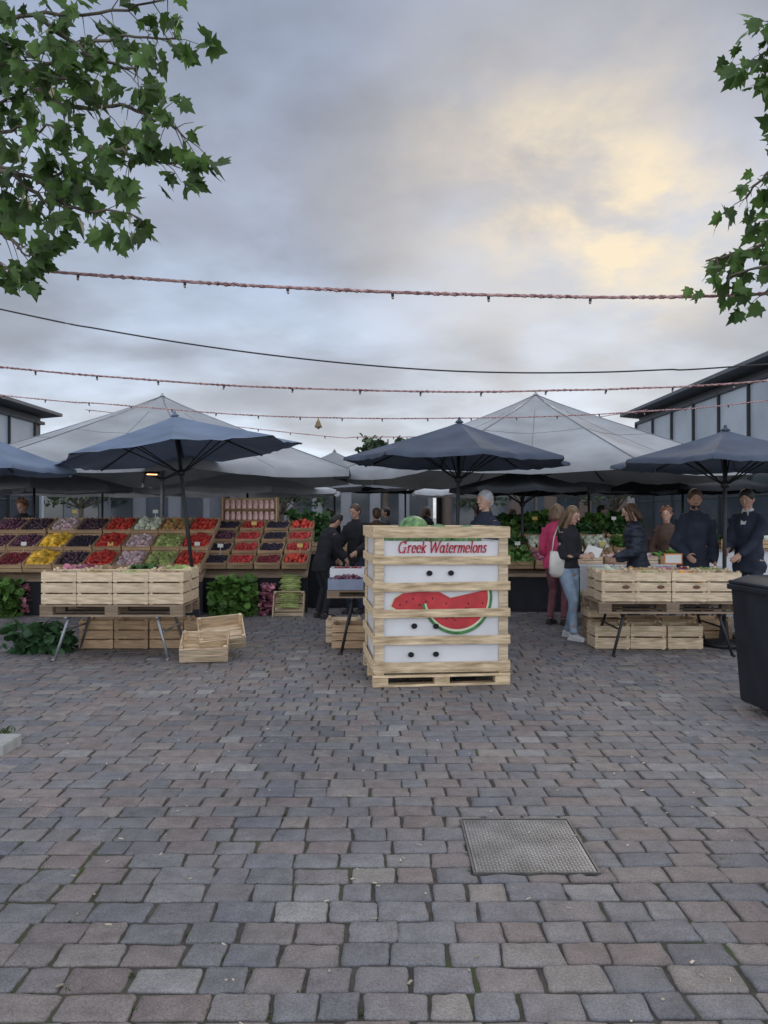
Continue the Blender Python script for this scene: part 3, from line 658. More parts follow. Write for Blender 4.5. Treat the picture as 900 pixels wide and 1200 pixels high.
for i,(x,y,z,rz,lb) in enumerate([(.42,.36,1.42,10,'striped green watermelon standing proud on top of the crate'),(.70,.60,1.34,60,'striped green watermelon low in the crate, middle one'),(.30,.85,1.31,100,'striped green watermelon at the back left of the crate'),(.98,.55,1.33,30,'striped green watermelon low in the crate, right one')]):
    p=Matrix.Rotation(TH,3,'Z')@V((x,y,0))+V((-.10,6.94,z)); m=MB(); m.ball((0,0,0),(.15,.14,.135),20,14); m.tube([(0,.13,.02),(0,.16,.04)],.006,6)
    obj(m,'watermelon',MEL,None,True,loc=p,rot=(R(15),0,R(rz)),label=lb,cat='watermelon',group='watermelons on the crate')

# ------------------------------------------------------------------ wheelie bin
t=thing('wheelie_bin','black wheeled rubbish bin cut off by the right edge','rubbish bin',(3.15,5.98,0),(0,0,R(5)))
def frus(m,z0,z1,w0,d0,w1,d1):
    m.add([(-w0,-d0,z0),(w0,-d0,z0),(w0,d0,z0),(-w0,d0,z0),(-w1,-d1,z1),(w1,-d1,z1),(w1,d1,z1),(-w1,d1,z1)],[(3,2,1,0),(4,5,6,7),(0,1,5,4),(1,2,6,5),(2,3,7,6),(3,0,4,7)])
m=MB(); frus(m,.06,.98,.25,.27,.285,.345); o=obj(m,'body',BLKP,t); bevel(o,.025,4)
m=MB(); frus(m,.955,1.0,.305,.365,.305,.365); o=obj(m,'rim',BLKP,t); bevel(o,.01,3)
m=MB(); frus(m,1.002,1.03,.30,.36,.295,.355); frus(m,1.028,1.075,.28,.34,.20,.26); o=obj(m,'lid',BLKP,t); bevel(o,.01,3)
m=MB(); m.tube([(-.2,-.40,.97),(.2,-.40,.97)],.017,10)
for s in(-.2,.2): m.tube([(s,-.345,.95),(s,-.40,.97)],.015,8)
obj(m,'handle',BLKP,t,True)
for s in(-1,1):
    m=MB(); m.tube([(s*.17,-.32,.10),(s*.225,-.32,.10)],.10,24,cap=.05); w=obj(m,'wheel',RUB,t); bevel(w,.01,3)
    m=MB(); m.tube([(s*.22,-.32,.10),(s*.232,-.32,.10)],.045,16,cap=.1); obj(m,'hub',mat('grey_hub',(.08,.08,.09),.5),w,True)

# ------------------------------------------------------------------ halls
PANEL=mat('translucent_panel',(.40,.45,.50),.4,.15,.8,objr=.15,spec=.5)
GLZ=mat('dark_glazing',(.04,.05,.063),.12,.3,.7,objr=.3,spec=.7)
FRM=mat('hall_frame',(.035,.038,.045),.5,.1)
ROOFM=mat('hall_roof',(.10,.11,.125),.6,.15,2)
def hall(label,side,xw,xe,y0,y1,bay,zt,ze):
    t=thing('market_hall',label,'building',(xw,y0,0))
    L=y1-y0; d=side
    m=MB(); a=-d*(abs(xw)-abs(xe)); 
    vs=[(a,-.5,ze),(a,L+.5,ze),(d*6,L+.5,ze-.6),(d*6,-.5,ze-.6),(a,-.5,ze+.12),(a,L+.5,ze+.12),(d*6,L+.5,ze-.4),(d*6,-.5,ze-.4)]
    fs=[(0,1,2,3),(7,6,5,4),(0,4,5,1),(1,5,6,2),(2,6,7,3),(3,7,4,0)]
    m.add(vs,fs); obj(m,'roof',ROOFM,t)
    m=MB(); m.box((d*.15,L/2,zt/2),(.1,L,zt)); obj(m,'wall',FRM,t)
    m=MB(); m.box((d*3,L,ze/2-.4),(6,.2,ze-.9)); obj(m,'end_wall',PANEL,t)
    m=MB(); m.box((0,L/2,3.15),(.16,L,.16)); m.box((-d*.01,L/2,ze-.35),(.16,L,.12)); m.box((0,L/2,.15),(.14,L,.3)); obj(m,'rail',FRM,t)
    nb=int(L/bay)
    for i in range(nb+1):
        m=MB(); m.box((-d*.03,i*bay,ze/2-.15),(.12,.06,ze-.3)); obj(m,'column',FRM,t)
        if i<nb:
            m=MB(); m.box((0.02*d,i*bay+bay/2,(3.23+ze-.41)/2),(.04,bay-.1,ze-.41-3.23)); obj(m,'upper_panel',PANEL,t)
            m=MB(); m.box((0.02*d,i*bay+bay/2,1.68),(.04,bay-.1,2.74)); w=obj(m,'window',GLZ,t)
            m=MB(); m.box((-d*.015,i*bay+bay/2,2.2),(.03,bay-.1,.05)); obj(m,'glazing_bar',FRM,w)
hall('long glazed market hall with dark slanted roof on the right',1,11.2,10.6,13,34,2.1,5.9,6.0)
hall('pale market hall with slanted grey roof at the far left',-1,-14.0,-13.4,16,31.5,2.1,5.6,5.7)
def far_building(label,x0,x1,y,h,mw,floors,cols):
    t=thing('distant_building',label,'building',((x0+x1)/2,y,0)); W=x1-x0
    m=MB(); m.box((0,4,h/2),(W,8,h)); obj(m,'wall',mw,t)
    m=MB(); m.box((0,4,h+.12),(W+.5,8.5,.24)); obj(m,'roof',ROOFM,t)
    for f in range(floors):
        for c in range(cols):
            m=MB(); m.box((-W/2+W*(c+.5)/cols,-.02,.4+(h-.4)*(f+.5)/floors),(W/cols*.62,.06,(h-.4)/floors*.62)); obj(m,'window',GLZ,t)
far_building('low pale pavilion closing the square behind the stalls',-9.4,3,47,3.9,mat('pale_render',(.22,.23,.25),.8,.1,1),1,7)
far_building('low brown pavilion right of the pale one behind the stalls',3.6,20,45,3.7,mat('brown_render',(.12,.09,.075),.8,.1,1),1,8)
far_building('low grey pavilion far left behind the stalls',-26,-10,44,3.7,mat('grey_render',(.16,.17,.19),.8,.1,1),1,8)

# ------------------------------------------------------------------ trees
HALF=[(0,0),(.13,-.08),(.40,-.06),(.33,.12),(.60,.34),(.36,.36),(.33,.58),(.17,.62),(0,1.0)]
def leaf_on(m,p,dirv,size,r):
    d=V(dirv).normalized(); up=V((r.uniform(-1,1),r.uniform(-1,1),r.uniform(-.2,1))); s=d.cross(up)
    if s.length<.1: s=V((1,0,0))
    s.normalize(); n=s.cross(d)
    w=r.uniform(.85,1.1); cur=r.uniform(.05,.35); fold=r.uniform(.05,.4)
    def P(x,y): return p+d*(y*size)+s*(x*size*w)+n*(-cur*y*y*size-fold*abs(x)*size)
    c=P(0,.34); vs=[c]+[P(x,y) for x,y in HALF]+[P(-x,y) for x,y in HALF[-2:0:-1]]
    k=len(vs)-1
    m.add(vs,[(0,i,i%k+1) for i in range(1,k+1)])
def branch_spray(crown,wood,P,r,dens,size,r0=.014,tw=.21):
    pts=[]
    for i in range(len(P)-1):
        for j in range(5): pts.append(P[i].lerp(P[i+1],j/5))
    pts.append(P[-1]); k=len(pts)
    pts=[p+V((r.gauss(0,.01),r.gauss(0,.01),r.gauss(0,.01))) for p in pts]
    wood.tube(pts,[r0*(1-.8*i/k)+.002 for i in range(k)],6)
    for i in range(1,k):
        d=(pts[i]-pts[i-1]).normalized()
        nl=dens
        while nl>0:
            if nl<1 and r.random()>nl: break
            nl-=1
            o=V((r.gauss(0,1),r.gauss(0,1),r.gauss(-.2,.8))).normalized(); dd=(d*.5+o).normalized()
            L=r.uniform(.03,tw); q=pts[i]+dd*L+V((0,0,-L*.15))
            wood.tube([pts[i],pts[i]+dd*L*.5,q],[.0035,.0025,.0015],4)
            for _ in range(1 if L<.07 else 2 if L<.15 else 3):
                leaf_on(crown,q+V((r.gauss(0,.03),r.gauss(0,.03),r.gauss(0,.03))),dd+V((r.gauss(0,.5),r.gauss(0,.5),r.gauss(-.45,.4))),size*r.uniform(.6,1.15),r)
LS=.122
def plane_tree(label,tx,ty,branches,seed,extra,dens):
    r=random.Random(seed); t=thing('plane_tree',label,'tree',(0,0,0),group=None)
    wood=MB(); crown=MB(); tr=MB()
    tr.tube([(tx,ty,-.02),(tx,ty,.15),(tx+.02,ty,1.2),(tx-.03,ty+.02,2.4),(tx,ty,3.6),(tx+.05,ty,4.8)],[.20,.15,.13,.12,.10,.06],14)
    obj(tr,'trunk',BARK,t,True)
    for B in branches:
        P=[at(*b) for b in B]; 
        if B[0][0]<0 or B[0][0]>900:
            st=V((tx,ty,max(2.6,P[0].z-.35))); wood.tube([st,st.lerp(P[0],.5)+V((0,0,-.03)),P[0]],[.045,.03,.018],7)
        branch_spray(crown,wood,P,r,dens,LS)
    for _ in range(extra):
        a=r.uniform(0,6.28); L=r.uniform(.8,1.8); st=V((tx,ty,r.uniform(3.4,4.7))); e=st+V((math.cos(a)*L,math.sin(a)*L,r.uniform(.2,1.2)))
        px=450+e.x/e.y*900; py=605-(e.z-CAMH)/e.y*900
        if -20<px<920 and py>-20: continue
        branch_spray(crown,wood,[st,st.lerp(e,.5)+V((0,0,.1)),e],r,1.2,LS)
    obj(wood,'branches',BARK,t,True); obj(crown,'crown',LEAF,t,False)
LB=[[(-80,235,4.8),(0,195,4.7),(50,214,4.6),(80,195,4.5),(118,170,4.5)],
[(-60,120,5),(20,90,4.8),(90,55,4.7),(150,38,4.5),(205,45,4.4)],
[(0,195,4.7),(50,232,4.6),(100,245,4.5),(165,252,4.4)],
[(-60,240,4.9),(-5,262,4.7),(15,288,4.6),(32,300,4.6)],
[(-40,30,4.9),(40,15,4.8),(110,15,4.6),(195,-4,4.5)],
[(20,90,4.8),(80,125,4.7),(140,122,4.5),(190,138,4.4),(215,158,4.4)],
[(-60,280,4.8),(-20,300,4.7),(0,308,4.6)],
[(118,170,4.5),(150,180,4.4),(205,192,4.4)],
[(-50,130,5.1),(0,120,5.0),(40,100,5.0)],[(-40,20,4.6),(10,60,4.6),(40,70,4.6)],[(-50,215,5.0),(-10,225,4.9),(30,235,4.8)],[(-30,60,4.8),(60,90,4.6),(105,95,4.5)],[(-40,160,4.9),(10,150,4.8),(70,150,4.7)],[(40,15,4.8),(100,62,4.6),(160,80,4.5)]]
plane_tree('leafy plane tree overhanging the upper left corner',-3.95,6.2,LB,21,16,1.65)
RB=[[(1000,40,4.8),(930,52,4.8),(900,62,4.8),(872,78,4.8)],
[(1000,90,4.8),(930,95,4.8),(895,100,4.8)],
[(985,150,4.8),(920,165,4.8),(898,205,4.8),(876,228,4.8)],
[(985,250,4.8),(925,275,4.8),(880,292,4.8),(828,306,4.8)],
[(985,310,4.8),(925,322,4.8),(893,345,4.8)],[(985,260,5.0),(930,245,5.0),(896,262,4.9)],[(985,30,4.9),(950,25,4.9),(900,30,4.9)],[(985,280,4.7),(910,310,4.7),(855,322,4.7)]]
plane_tree('leafy plane tree whose twigs enter at the right edge',3.95,5.2,RB,8,16,1.5)
LEAF2=mat('distant_leaf',(.06,.09,.045),.7,.3,2,island=.4,trans=.2)
def far_tree(label,px,Y,top,w,n=900,seed=1):
    r=random.Random(seed); x=gx(px,Y); zt=CAMH-(top-605)/900*Y; t=thing('distant_tree',label,'tree',(x,Y,0),group='distant trees')
    m=MB(); m.tube([(0,0,0),(0,0,zt*.5),(.1,0,zt*.9)],[.18,.13,.03],8)
    cl=[]
    for k in range(12):
        a=r.uniform(0,6.28); e=V((math.cos(a)*w*r.uniform(.3,.9),math.sin(a)*w*.6,zt*r.uniform(.55,.93))); m.tube([(0,0,zt*.45),e],[.06,.015],5); cl.append(e)
    obj(m,'trunk',BARK,t,True)
    m=MB()
    for e in cl: leafcards(m,e-V((0,0,.3)),(w*.3,w*.3,.8),n//12,.24,r)
    obj(m,'crown',LEAF2,t,True)
far_tree('distant tree whose top shows between the two pale canopies',452,34,500,1.3,1500,2)
far_tree('distant tree behind the jar rack, hidden low',330,40,560,2.2,700,3)
far_tree('distant tree low behind the central stalls',560,38,555,2.2,700,4)
far_tree('distant tree at far left behind the pale hall corner',95,42,545,2.4,700,5)
far_tree('distant tree behind the puffer jacket woman',720,41,552,2.4,700,6)
for i,(px,Y,wd) in enumerate([(60,17,2.2),(230,17.5,2.2),(470,17,2.0),(560,18.5,2.2),(690,17,2.4),(830,14.6,2.4)]):
    x=gx(px,Y); pos=ORD[i]
    t=thing('market_counter',f'cloth covered rear counter, {pos} from left in the back row','counter',(x,Y,0),group='rear counters')
    m=MB(); m.box((0,0,.93),(wd,.9,.04)); obj(m,'counter_top',WOODO if i%2 else WCLOTH,t)
    m=MB(); m.box((0,0,.455),(wd-.1,.8,.90)); obj(m,'cloth_skirt',CLOTH if i%2==0 else WCLOTH,t)
    for j in range(4):
        kx=x-wd/2+.3+j*(wd-.6)/3; kd=['lettuce','tomato','orange','herb','white','fig','yellow'][(i*3+j)%7]
        crate_row([kx],Y-.1,.955,.42,.5,.16,2,[f'brown tray, {P4[j]} on the {pos} rear counter'],[kd],'trays on rear counters',wood=WOODD)

# ------------------------------------------------------------------ people
SKIN=mat('skin',(.50,.30,.22),.5,.10,20)
def cm(name,c,**k): return mat('cloth_'+name,c,.88,.22,7,bump=.7,bscale=9,**k)
def ik(S,W,L1,L2,hint):
    d=W-S; D=min(d.length,.99*(L1+L2)); dn=d.normalized(); W=S+dn*D; a=(L1*L1-L2*L2+D*D)/(2*D); h=math.sqrt(max(L1*L1-a*a,0)); hp=V(hint); hp=(hp-dn*hp.dot(dn)).normalized(); return S+dn*a+hp*h,W
def remesh(o,v,it=2):
    m=o.modifiers.new('Remesh','REMESH'); m.mode='VOXEL'; m.voxel_size=v; m.use_smooth_shade=True
    s=o.modifiers.new('Smooth','SMOOTH'); s.factor=.5; s.iterations=it
def hand(m,W,d,side,curl,palm):
    d=d.normalized(); n=V(palm); n=(n-d*n.dot(d)).normalized(); ac=d.cross(n)
    m.tube([W-d*.01,W+d*.04,W+d*.088],[(.028,.020),(.036,.015),(.034,.012)],8,ref=ac)
    ln=[.055,.072,.068,.060]
    for i in range(4):
        b=W+d*.082+ac*(-.028+.0187*i); k1=b+(d*math.cos(curl*.5)+n*math.sin(curl*.5))*ln[i]*.5; k2=k1+(d*math.cos(curl*1.3)+n*math.sin(curl*1.3))*ln[i]*.5
        m.tube([b-d*.02,b,k1,k2],[.009,.0088,.008,.007],6)
    b=W+d*.02+ac*.026; m.tube([b,b+(d*.6+ac*.7+n*.25).normalized()*.035,b+(d*.75+ac*.55+n*.5).normalized()*.068],[.012,.010,.008],6)
def person(label,x,y,face,H,top,bot,hairm,hair='short',lw=(-.22,.08,.84),rw=(.22,.08,.84),g=.018,hem=.84,feet=((-.10,0),(.10,.03)),turn=0,nod=0,lean=0,beard=None,shoe=None,vox=.010,fem=False,collar=None,curl=.6,cat='person',hip=0):
    t=thing('person',label,cat,(x,y,0),(0,0,R(face))); s=H/1.75; t.scale=(s,s,s)
    sh=.148 if fem else .168; wz=.86 if fem else .98
    shoe=shoe or mat('dark_shoe',(.03,.028,.026),.5)
    T=[(.84,.135,.10),(.94,.160 if fem else .150,.112),(1.08,.128*wz,.095),(1.22,.142*wz,.106),(1.36,.152*wz,.108),(1.43,.115,.080),(1.49,.062,.056)]
    S=[V((-sh,0,1.395)),V((sh,0,1.395))]; Wt=[V(lw),V(rw)]; E=[];Wf=[]
    for i in(0,1):
        e,w=ik(S[i],Wt[i],.30,.265,((-.35 if i==0 else .35),-.9,-.3)); E.append(e); Wf.append(w)
    hipz=.92; K=[];A=[]
    for i in(0,1):
        fx,fy=feet[i]; a=V((fx,fy,.085)); k,_=ik(V((fx*.85,0,hipz)),a,.44,.42,(0,1,0)); K.append(k);A.append(a)
    HM=Matrix.Rotation(R(turn),3,'Z')@Matrix.Rotation(R(-nod),3,'X'); pv=V((0,0,1.54))
    def headtf(mb):
        mb.v=[tuple(HM@(V(v)-pv)+pv) for v in mb.v]; return mb
    def fin(mb): 
        if lean: mb.v=[(v[0],v[1]+max(0,v[2]-.95)*lean,v[2]-max(0,v[2]-.95)*abs(lean)*lean*.3) for v in mb.v]
        if hip: mb.v=[(v[0]+hip*math.sin(math.pi*min(max(v[2]/1.45,0),1)),v[1],v[2]) for v in mb.v]
        return mb
    b=MB(); b.tube([(0,0,z) for z,_,_ in T],[(a,c) for _,a,c in T],14); b.tube([(0,-.01,1.42),(0,0,1.50),(0,.008,1.58)],[.060,.050,.050],10)
    b.tube([S[0]+V((.02,0,.01)),(0,0,1.415),S[1]+V((-.02,0,.01))],[.045,.056,.045],10)
    h=MB(); h.ball((0,.004,1.648),(.074,.092,.104),14,10); h.ball((0,.030,1.588),(.053,.058,.057),12,8); h.tube([(0,.095,1.665),(0,.108,1.640),(0,.120,1.622)],[.009,.012,.014],8)
    h.ball((0,.088,1.682),(.05,.016,.012),8,6); h.tube([(-.022,.092,1.588),(0,.098,1.589),(.022,.092,1.588)],.008,6); h.ball((0,.084,1.552),(.022,.018,.018),8,6)
    for q in(-1,1): h.ball((q*.075,-.004,1.635),(.011,.020,.030),8,6)
    headtf(h); b.add(h.v,h.f)
    for i in(0,1):
        b.tube([S[i],S[i].lerp(E[i],.5),E[i],E[i].lerp(Wf[i],.35),Wf[i]],[.048,.043,.035,.036,.025],10)
        fx=feet[i][0]; hj=V((fx*.85,0,hipz))
        b.tube([hj,hj.lerp(K[i],.5),K[i],K[i].lerp(A[i],.4),A[i]],[.088,.072,.050,.050,.035],10)
        b.tube([A[i]+V((0,-.05,-.045)),A[i]+V((0,.05,-.045)),A[i]+V((0,.16,-.055))],[(.032,.032),(.04,.032),(.034,.022)],8)
        hand(b,Wf[i],(Wf[i]-E[i]),-1 if i==0 else 1,curl,(.7 if i==0 else -.7,0,-.3) )
    remesh(obj(fin(b),'body',SKIN,t,True),vox)
    b=MB(); b.tube([(0,0,.86),(0,0,.94),(0,0,1.04)],[(.148,.11),(.168 if fem else .160,.122),(.140,.108)],14)
    for i in(0,1):
        fx=feet[i][0]; hj=V((fx*.85,0,hipz-.02)); lo=[K[i].lerp(A[i],q) for q in(.2,.4,.6,.8,.93)]
        b.tube([hj,hj.lerp(K[i],.5),K[i]]+lo+[A[i]+V((0,0,.015))],[.094,.080,.061,.062,.058,.056 if fem else .060,.051 if fem else .056,.055 if fem else .060,.050 if fem else .056],12)
    b.v=[tuple(V(v)+V((v[0]-(.09 if v[0]>0 else -.09),v[1],0))*(.16*noise.noise(V((v[0]*8+x,v[1]*8,v[2]*11))))) for v in b.v]
    remesh(obj(fin(b),'trousers',bot,t,True),.012)
    for i in(0,1):
        b=MB(); b.tube([A[i]+V((0,-.065,-.04)),A[i]+V((0,0,-.035)),A[i]+V((0,.08,-.045)),A[i]+V((0,.175,-.055))],[(.036,.042),(.042,.048),(.048,.038),(.038,.024)],10); b.box(A[i]+V((0,.055,-.075)),(.082,.26,.02)); remesh(obj(b,'shoe',shoe,t,True),.010,1)
    b=MB(); T2=[(hem,.165,.122)]+[q for q in T[1:] if q[0]>hem+.03]
    zz_=[];
    for (z0,a0,c0),(z1,a1,c1) in zip(T2[:-1],T2[1:]):
        for q in(0,.5): zz_.append((z0+(z1-z0)*q,a0+(a1-a0)*q,c0+(c1-c0)*q))
    zz_.append(T2[-1])
    b.tube([(0,0,z) for z,_,_ in zz_],[(a+g,c+g) for _,a,c in zz_],20,cap=.1)
    b.tube([S[0]+V((.01,0,.008)),(0,-.005,1.42),S[1]+V((-.01,0,.008))],[.045+g,.056+g,.045+g],10)
    for i in(0,1):
        dr=(Wf[i]-E[i]).normalized(); up=[S[i].lerp(E[i],q) for q in(0,.25,.5,.75)]; lo=[E[i].lerp(Wf[i],q) for q in(0,.25,.5,.75)]
        b.tube(up+lo+[Wf[i]-dr*.005],[.051+g,.050+g*1.1,.044+g,.044+g*1.15,.040+g,.042+g,.036+g,.034+g*1.1,.029+g*.5],12,cap=.1)
    b.tube([(0,-.012,1.44),(0,-.008,1.515)],[(.075,.072),(.064,.064)],12,cap=.1)
    b.v=[tuple(V(v)+V((v[0],v[1],0))*(.20*noise.noise(V((v[0]*6+x,v[1]*6,v[2]*10))))) for v in b.v]
    o=obj(fin(b),'jacket',top,t,True); remesh(o,.012)
    if collar:
        b=MB(); b.add([(-.045,.062,1.50),(.045,.062,1.50),(.028,.140,1.34),(-.028,.140,1.34)],[(3,2,1,0)]); b.tube([(0,0,1.47),(0,0,1.525)],[(.068,.068),(.062,.062)],12,cap=.05); obj(fin(b),'shirt',collar,t,True)
    if hair!='bald':
        b=MB(); b.ball((0,-.014,1.672),(.086,.100,.096),14,10)
        b.ball((0,-.05,1.63),(.076,.064,.085),12,8)
        if hair in('long','bob'):
            zb=1.30 if hair=='long' else 1.50
            b.tube([(0,-.055,1.68),(0,-.075,1.58),(0,-.085,(1.55+zb)/2),(0,-.075,zb)],[(.085,.05),(.088,.05),(.088,.042),(.05,.02)],12)
            for q in(-1,1): b.tube([(q*.068,.02,1.72),(q*.086,.02,1.63),(q*.090,.03,(1.56+zb)/2),(q*.080,.07 if hair=='long' else .02,zb+.02)],[.022,.028,.034,.014],8)
            b.v=[tuple(V(v)*1.0+V((noise.noise(V((v[0]*14,v[1]*14,v[2]*5)))*.012,noise.noise(V((v[0]*14+5,v[1]*14,v[2]*5)))*.010,0))) for v in b.v]
        if hair=='curly':
            rr=random.Random(2)
            for _ in range(30): b.ball((rr.uniform(-.08,.08),rr.uniform(-.11,.02),rr.uniform(1.6,1.78)),.03,6,5)
        headtf(b); remesh(obj(fin(b),'hair',hairm,t,True),.010,1)
    if beard:
        b=MB(); b.ball((0,.040,1.562),(.055,.060,.040),12,8); b.tube([(-.03,.098,1.604),(0,.106,1.608),(.03,.098,1.604)],.008,6); headtf(b); remesh(obj(fin(b),'beard',beard,t,True),.009,1)
    for q in(-1,1):
        b=MB(); b.ball((q*.030,.086,1.655),(.013,.011,.009),8,6,mi=0); b.ball((q*.030,.0935,1.655),(.006,.005,.006),8,6,mi=1); headtf(b); obj(fin(b),'eye',[mat('eye_white',(.4,.4,.38),.3),DARK],t,True)
    b=MB(); b.tube([(-.022,.0995,1.588),(0,.1065,1.588),(.022,.0995,1.588)],.0035,6); headtf(b); obj(fin(b),'mouth',mat('lips',(.30,.10,.09),.5),t,True)
    return t
HB=mat('hair_brown',(.085,.05,.03),.5,.3,30,(1,1,.2),bump=.4,bscale=60); HL=mat('hair_light_brown',(.20,.13,.08),.5,.35,30,(1,1,.2),bump=.4,bscale=60)
HK=mat('hair_black',(.022,.018,.016),.5,.3,30,bump=.4,bscale=60); HG=mat('hair_grey',(.36,.36,.37),.6,.3,30,bump=.4,bscale=60); HR=mat('hair_reddish',(.16,.07,.035),.5,.3,30,bump=.4,bscale=60)
JN=cm('navy',(.026,.033,.055)); JB=cm('black',(.020,.021,.026)); JD=cm('denim',(.24,.33,.45),c2=(.32,.42,.53)); JP=cm('pink',(.72,.08,.20)); JI=cm('dark_jean',(.03,.04,.065)); JG=cm('grey',(.10,.10,.11)); JW=cm('white',(.6,.6,.6)); JM=cm('maroon',(.20,.08,.10)); JBR=cm('brown',(.09,.055,.04)); JBE=cm('beige',(.35,.28,.20))
def puffer():
    m=cm('puffer',(.026,.034,.052)); nt=m.node_tree;N=nt.nodes;L=nt.links;p=N['Principled BSDF']
    tc=N.new('ShaderNodeTexCoord'); w=N.new('ShaderNodeTexWave'); w.bands_direction='Z'; w.inputs['Scale'].default_value=4.6; w.inputs['Distortion'].default_value=.8; L.new(tc.outputs['Object'],w.inputs[0])
    b=N.new('ShaderNodeBump'); b.inputs['Strength'].default_value=.6; b.inputs['Distance'].default_value=.015; L.new(w.outputs[1],b.inputs['Height']); L.new(b.outputs[0],p.inputs['Normal']); p.inputs['Roughness'].default_value=.55; return m
PUF=puffer()
WSH=mat('white_shoe',(.6,.6,.6),.5,.05)
wx=gx(667,9.75)
person('woman in dark jacket and light jeans reading papers before the right stall',wx,9.75,-140,1.68,JB,JD,HL,'long',lw=(-.04,.30,1.12),rw=(.10,.28,1.10),g=.012,hem=.93,feet=((-.10,-.10),(.10,.14)),turn=6,nod=26,fem=True,shoe=WSH,vox=.008,curl=1.2,hip=.03)
t=thing('paper_sheet','white paper held by the woman in light jeans','paper',(wx+.24,9.53,1.11),(R(50),R(10),R(-40)))
m=MB(); 
vs=[(-.10+.05*i,.15*j-.07,.01*math.sin(i*1.2)) for j in(0,1) for i in range(5)]
m.add(vs,[(i,i+1,i+6,i+5) for i in range(4)]); obj(m,'sheet',PC,t,True)
t=thing('shoulder_bag','white canvas shoulder bag hanging from the woman in light jeans','bag',(wx-.19,9.60,.80),(0,0,R(25)))
m=MB(); m.tube([(0,0,0),(0,0,.05),(0,0,.18),(0,0,.30)],[(.09,.03),(.12,.05),(.125,.048),(.10,.018)],14)
m.v=[tuple(V(v)*(1+.12*noise.noise(V(v)*9))) for v in m.v]; BC=mat('bag_canvas',(.62,.60,.55),.85,.15,8,bump=.5,bscale=12); obj(m,'pouch',BC,t,True)
m=MB(); m.tube([(-.08,0,.29),(-.05,.0,.48),(.04,.03,.62),(.09,.03,.48),(.09,0,.29)],.008,6); obj(m,'strap',BC,t,True)
person('woman in pink jacket standing behind the woman with the white bag',gx(652,11.0),11.0,-35,1.72,JP,JM,HL,'bob',lw=(-.2,.2,.95),g=.024,fem=True,hem=.82,turn=10,nod=10)
person('grey haired man in dark jacket behind the watermelon crate',gx(569,9.4),9.4,118,1.86,JN,JI,HG,'short',turn=10,nod=6,lw=(-.2,.22,.98),rw=(.2,.22,.98),g=.022)
person('dark haired woman in quilted navy jacket at the right table',gx(748,9.9),9.9,82,1.72,PUF,JI,HB,'bob',lw=(-.16,.30,1.02),rw=(.16,.28,1.0),g=.030,hem=.80,nod=18,turn=-6,lean=.10,fem=True)
person('bearded man in dark navy jacket facing the right table',gx(814,9.95),9.95,178,1.89,JN,JI,HB,'short',lw=(-.22,.10,.88),rw=(.16,.26,.98),g=.022,hem=.80,turn=-8,nod=12,beard=HK,vox=.008,hip=.02)
person('man in navy coat and white shirt at the right edge',gx(878,9.75),9.75,130,1.89,JN,JI,HK,'short',lw=(-.06,.36,1.00),rw=(.10,.34,1.04),g=.022,hem=.78,turn=8,nod=20,collar=JW,vox=.008,lean=.05)
person('reddish haired person in brown top behind the quilted jacket',gx(781,11.9),11.9,150,1.68,JBR,JI,HR,'curly',g=.02,fem=True)
person('vendor in black clothes at the counter left of the watermelon crate',gx(417,12.3),12.3,150,1.74,JB,JI,HB,'short',lw=(-.2,.3,1.0),rw=(.2,.3,1.0),nod=15,g=.02)
person('vendor in black bending over the produce right of the leaning crate',gx(376,11.7),11.7,-60,1.62,JB,JB,HK,'short',lw=(-.10,.42,.85),rw=(.12,.44,.90),nod=30,g=.03,lean=.35,hem=.78)
person('passer-by in brown jacket behind the black clothed vendor',gx(441,14.6),14.6,20,1.70,JBR,JI,HB,'short',g=.02)
person('vendor in dark apron behind the left fruit stall',gx(27,14.2),14.2,175,1.86,JB,JI,HR,'curly',g=.02,nod=15)
person('shopper in grey coat far back left of centre',gx(452,19),19,100,1.75,JG,JI,HK,'short',g=.03)
person('shopper in black coat far back above the crate',gx(500,19.5),19.5,-60,1.78,JB,JI,HB,'bob',g=.03)
person('shopper in beige coat far back near the canopy pole',gx(600,19),19,60,1.72,JBE,JI,HL,'long',g=.03,fem=True)
person('shopper in dark coat far back at the right hall',gx(705,18.5),18.5,-100,1.80,JN,JI,HK,'short',g=.03)
person('shopper in dark coat between the jar rack and centre',gx(385,16.5),16.5,190,1.70,JB,JI,HK,'bob',g=.03)

# ------------------------------------------------------------------ world, sun, camera
w=bpy.data.worlds.new('World'); sc.world=w; w.use_nodes=True; nt=w.node_tree;N=nt.nodes;L=nt.links; bg=N['Background']
sd=V((240/900,1,395/900)).normalized(); el=math.asin(sd.z); az=math.atan2(sd.x,sd.y)
sky=N.new('ShaderNodeTexSky'); sky.sky_type='NISHITA'; sky.sun_disc=False; sky.sun_elevation=el; sky.sun_rotation=az
tc=N.new('ShaderNodeTexCoord'); sp=N.new('ShaderNodeSeparateXYZ'); L.new(tc.outputs['Generated'],sp.inputs[0])
def M(op,a,b=None,cl=False):
    n=N.new('ShaderNodeMath'); n.operation=op; n.use_clamp=cl
    for i,q in enumerate((a,b)):
        if q is None: continue
        if isinstance(q,(int,float)): n.inputs[i].default_value=q
        else: L.new(q,n.inputs[i])
    return n.outputs[0]
def MR(x,a,b,c=0,d=1,sm=True):
    n=N.new('ShaderNodeMapRange'); n.interpolation_type='SMOOTHSTEP' if sm else 'LINEAR'; L.new(x,n.inputs[0])
    for i,q in enumerate((a,b,c,d)): n.inputs[i+1].default_value=q
    return n.outputs[0]
def MC(f,a,b):
    n=N.new('ShaderNodeMix'); n.data_type='RGBA'
    if isinstance(f,(int,float)): n.inputs[0].default_value=f
    else: L.new(f,n.inputs[0])
    for i,q in((6,a),(7,b)):
        if isinstance(q,tuple): n.inputs[i].default_value=(*q,1)
        else: L.new(q,n.inputs[i])
    return n
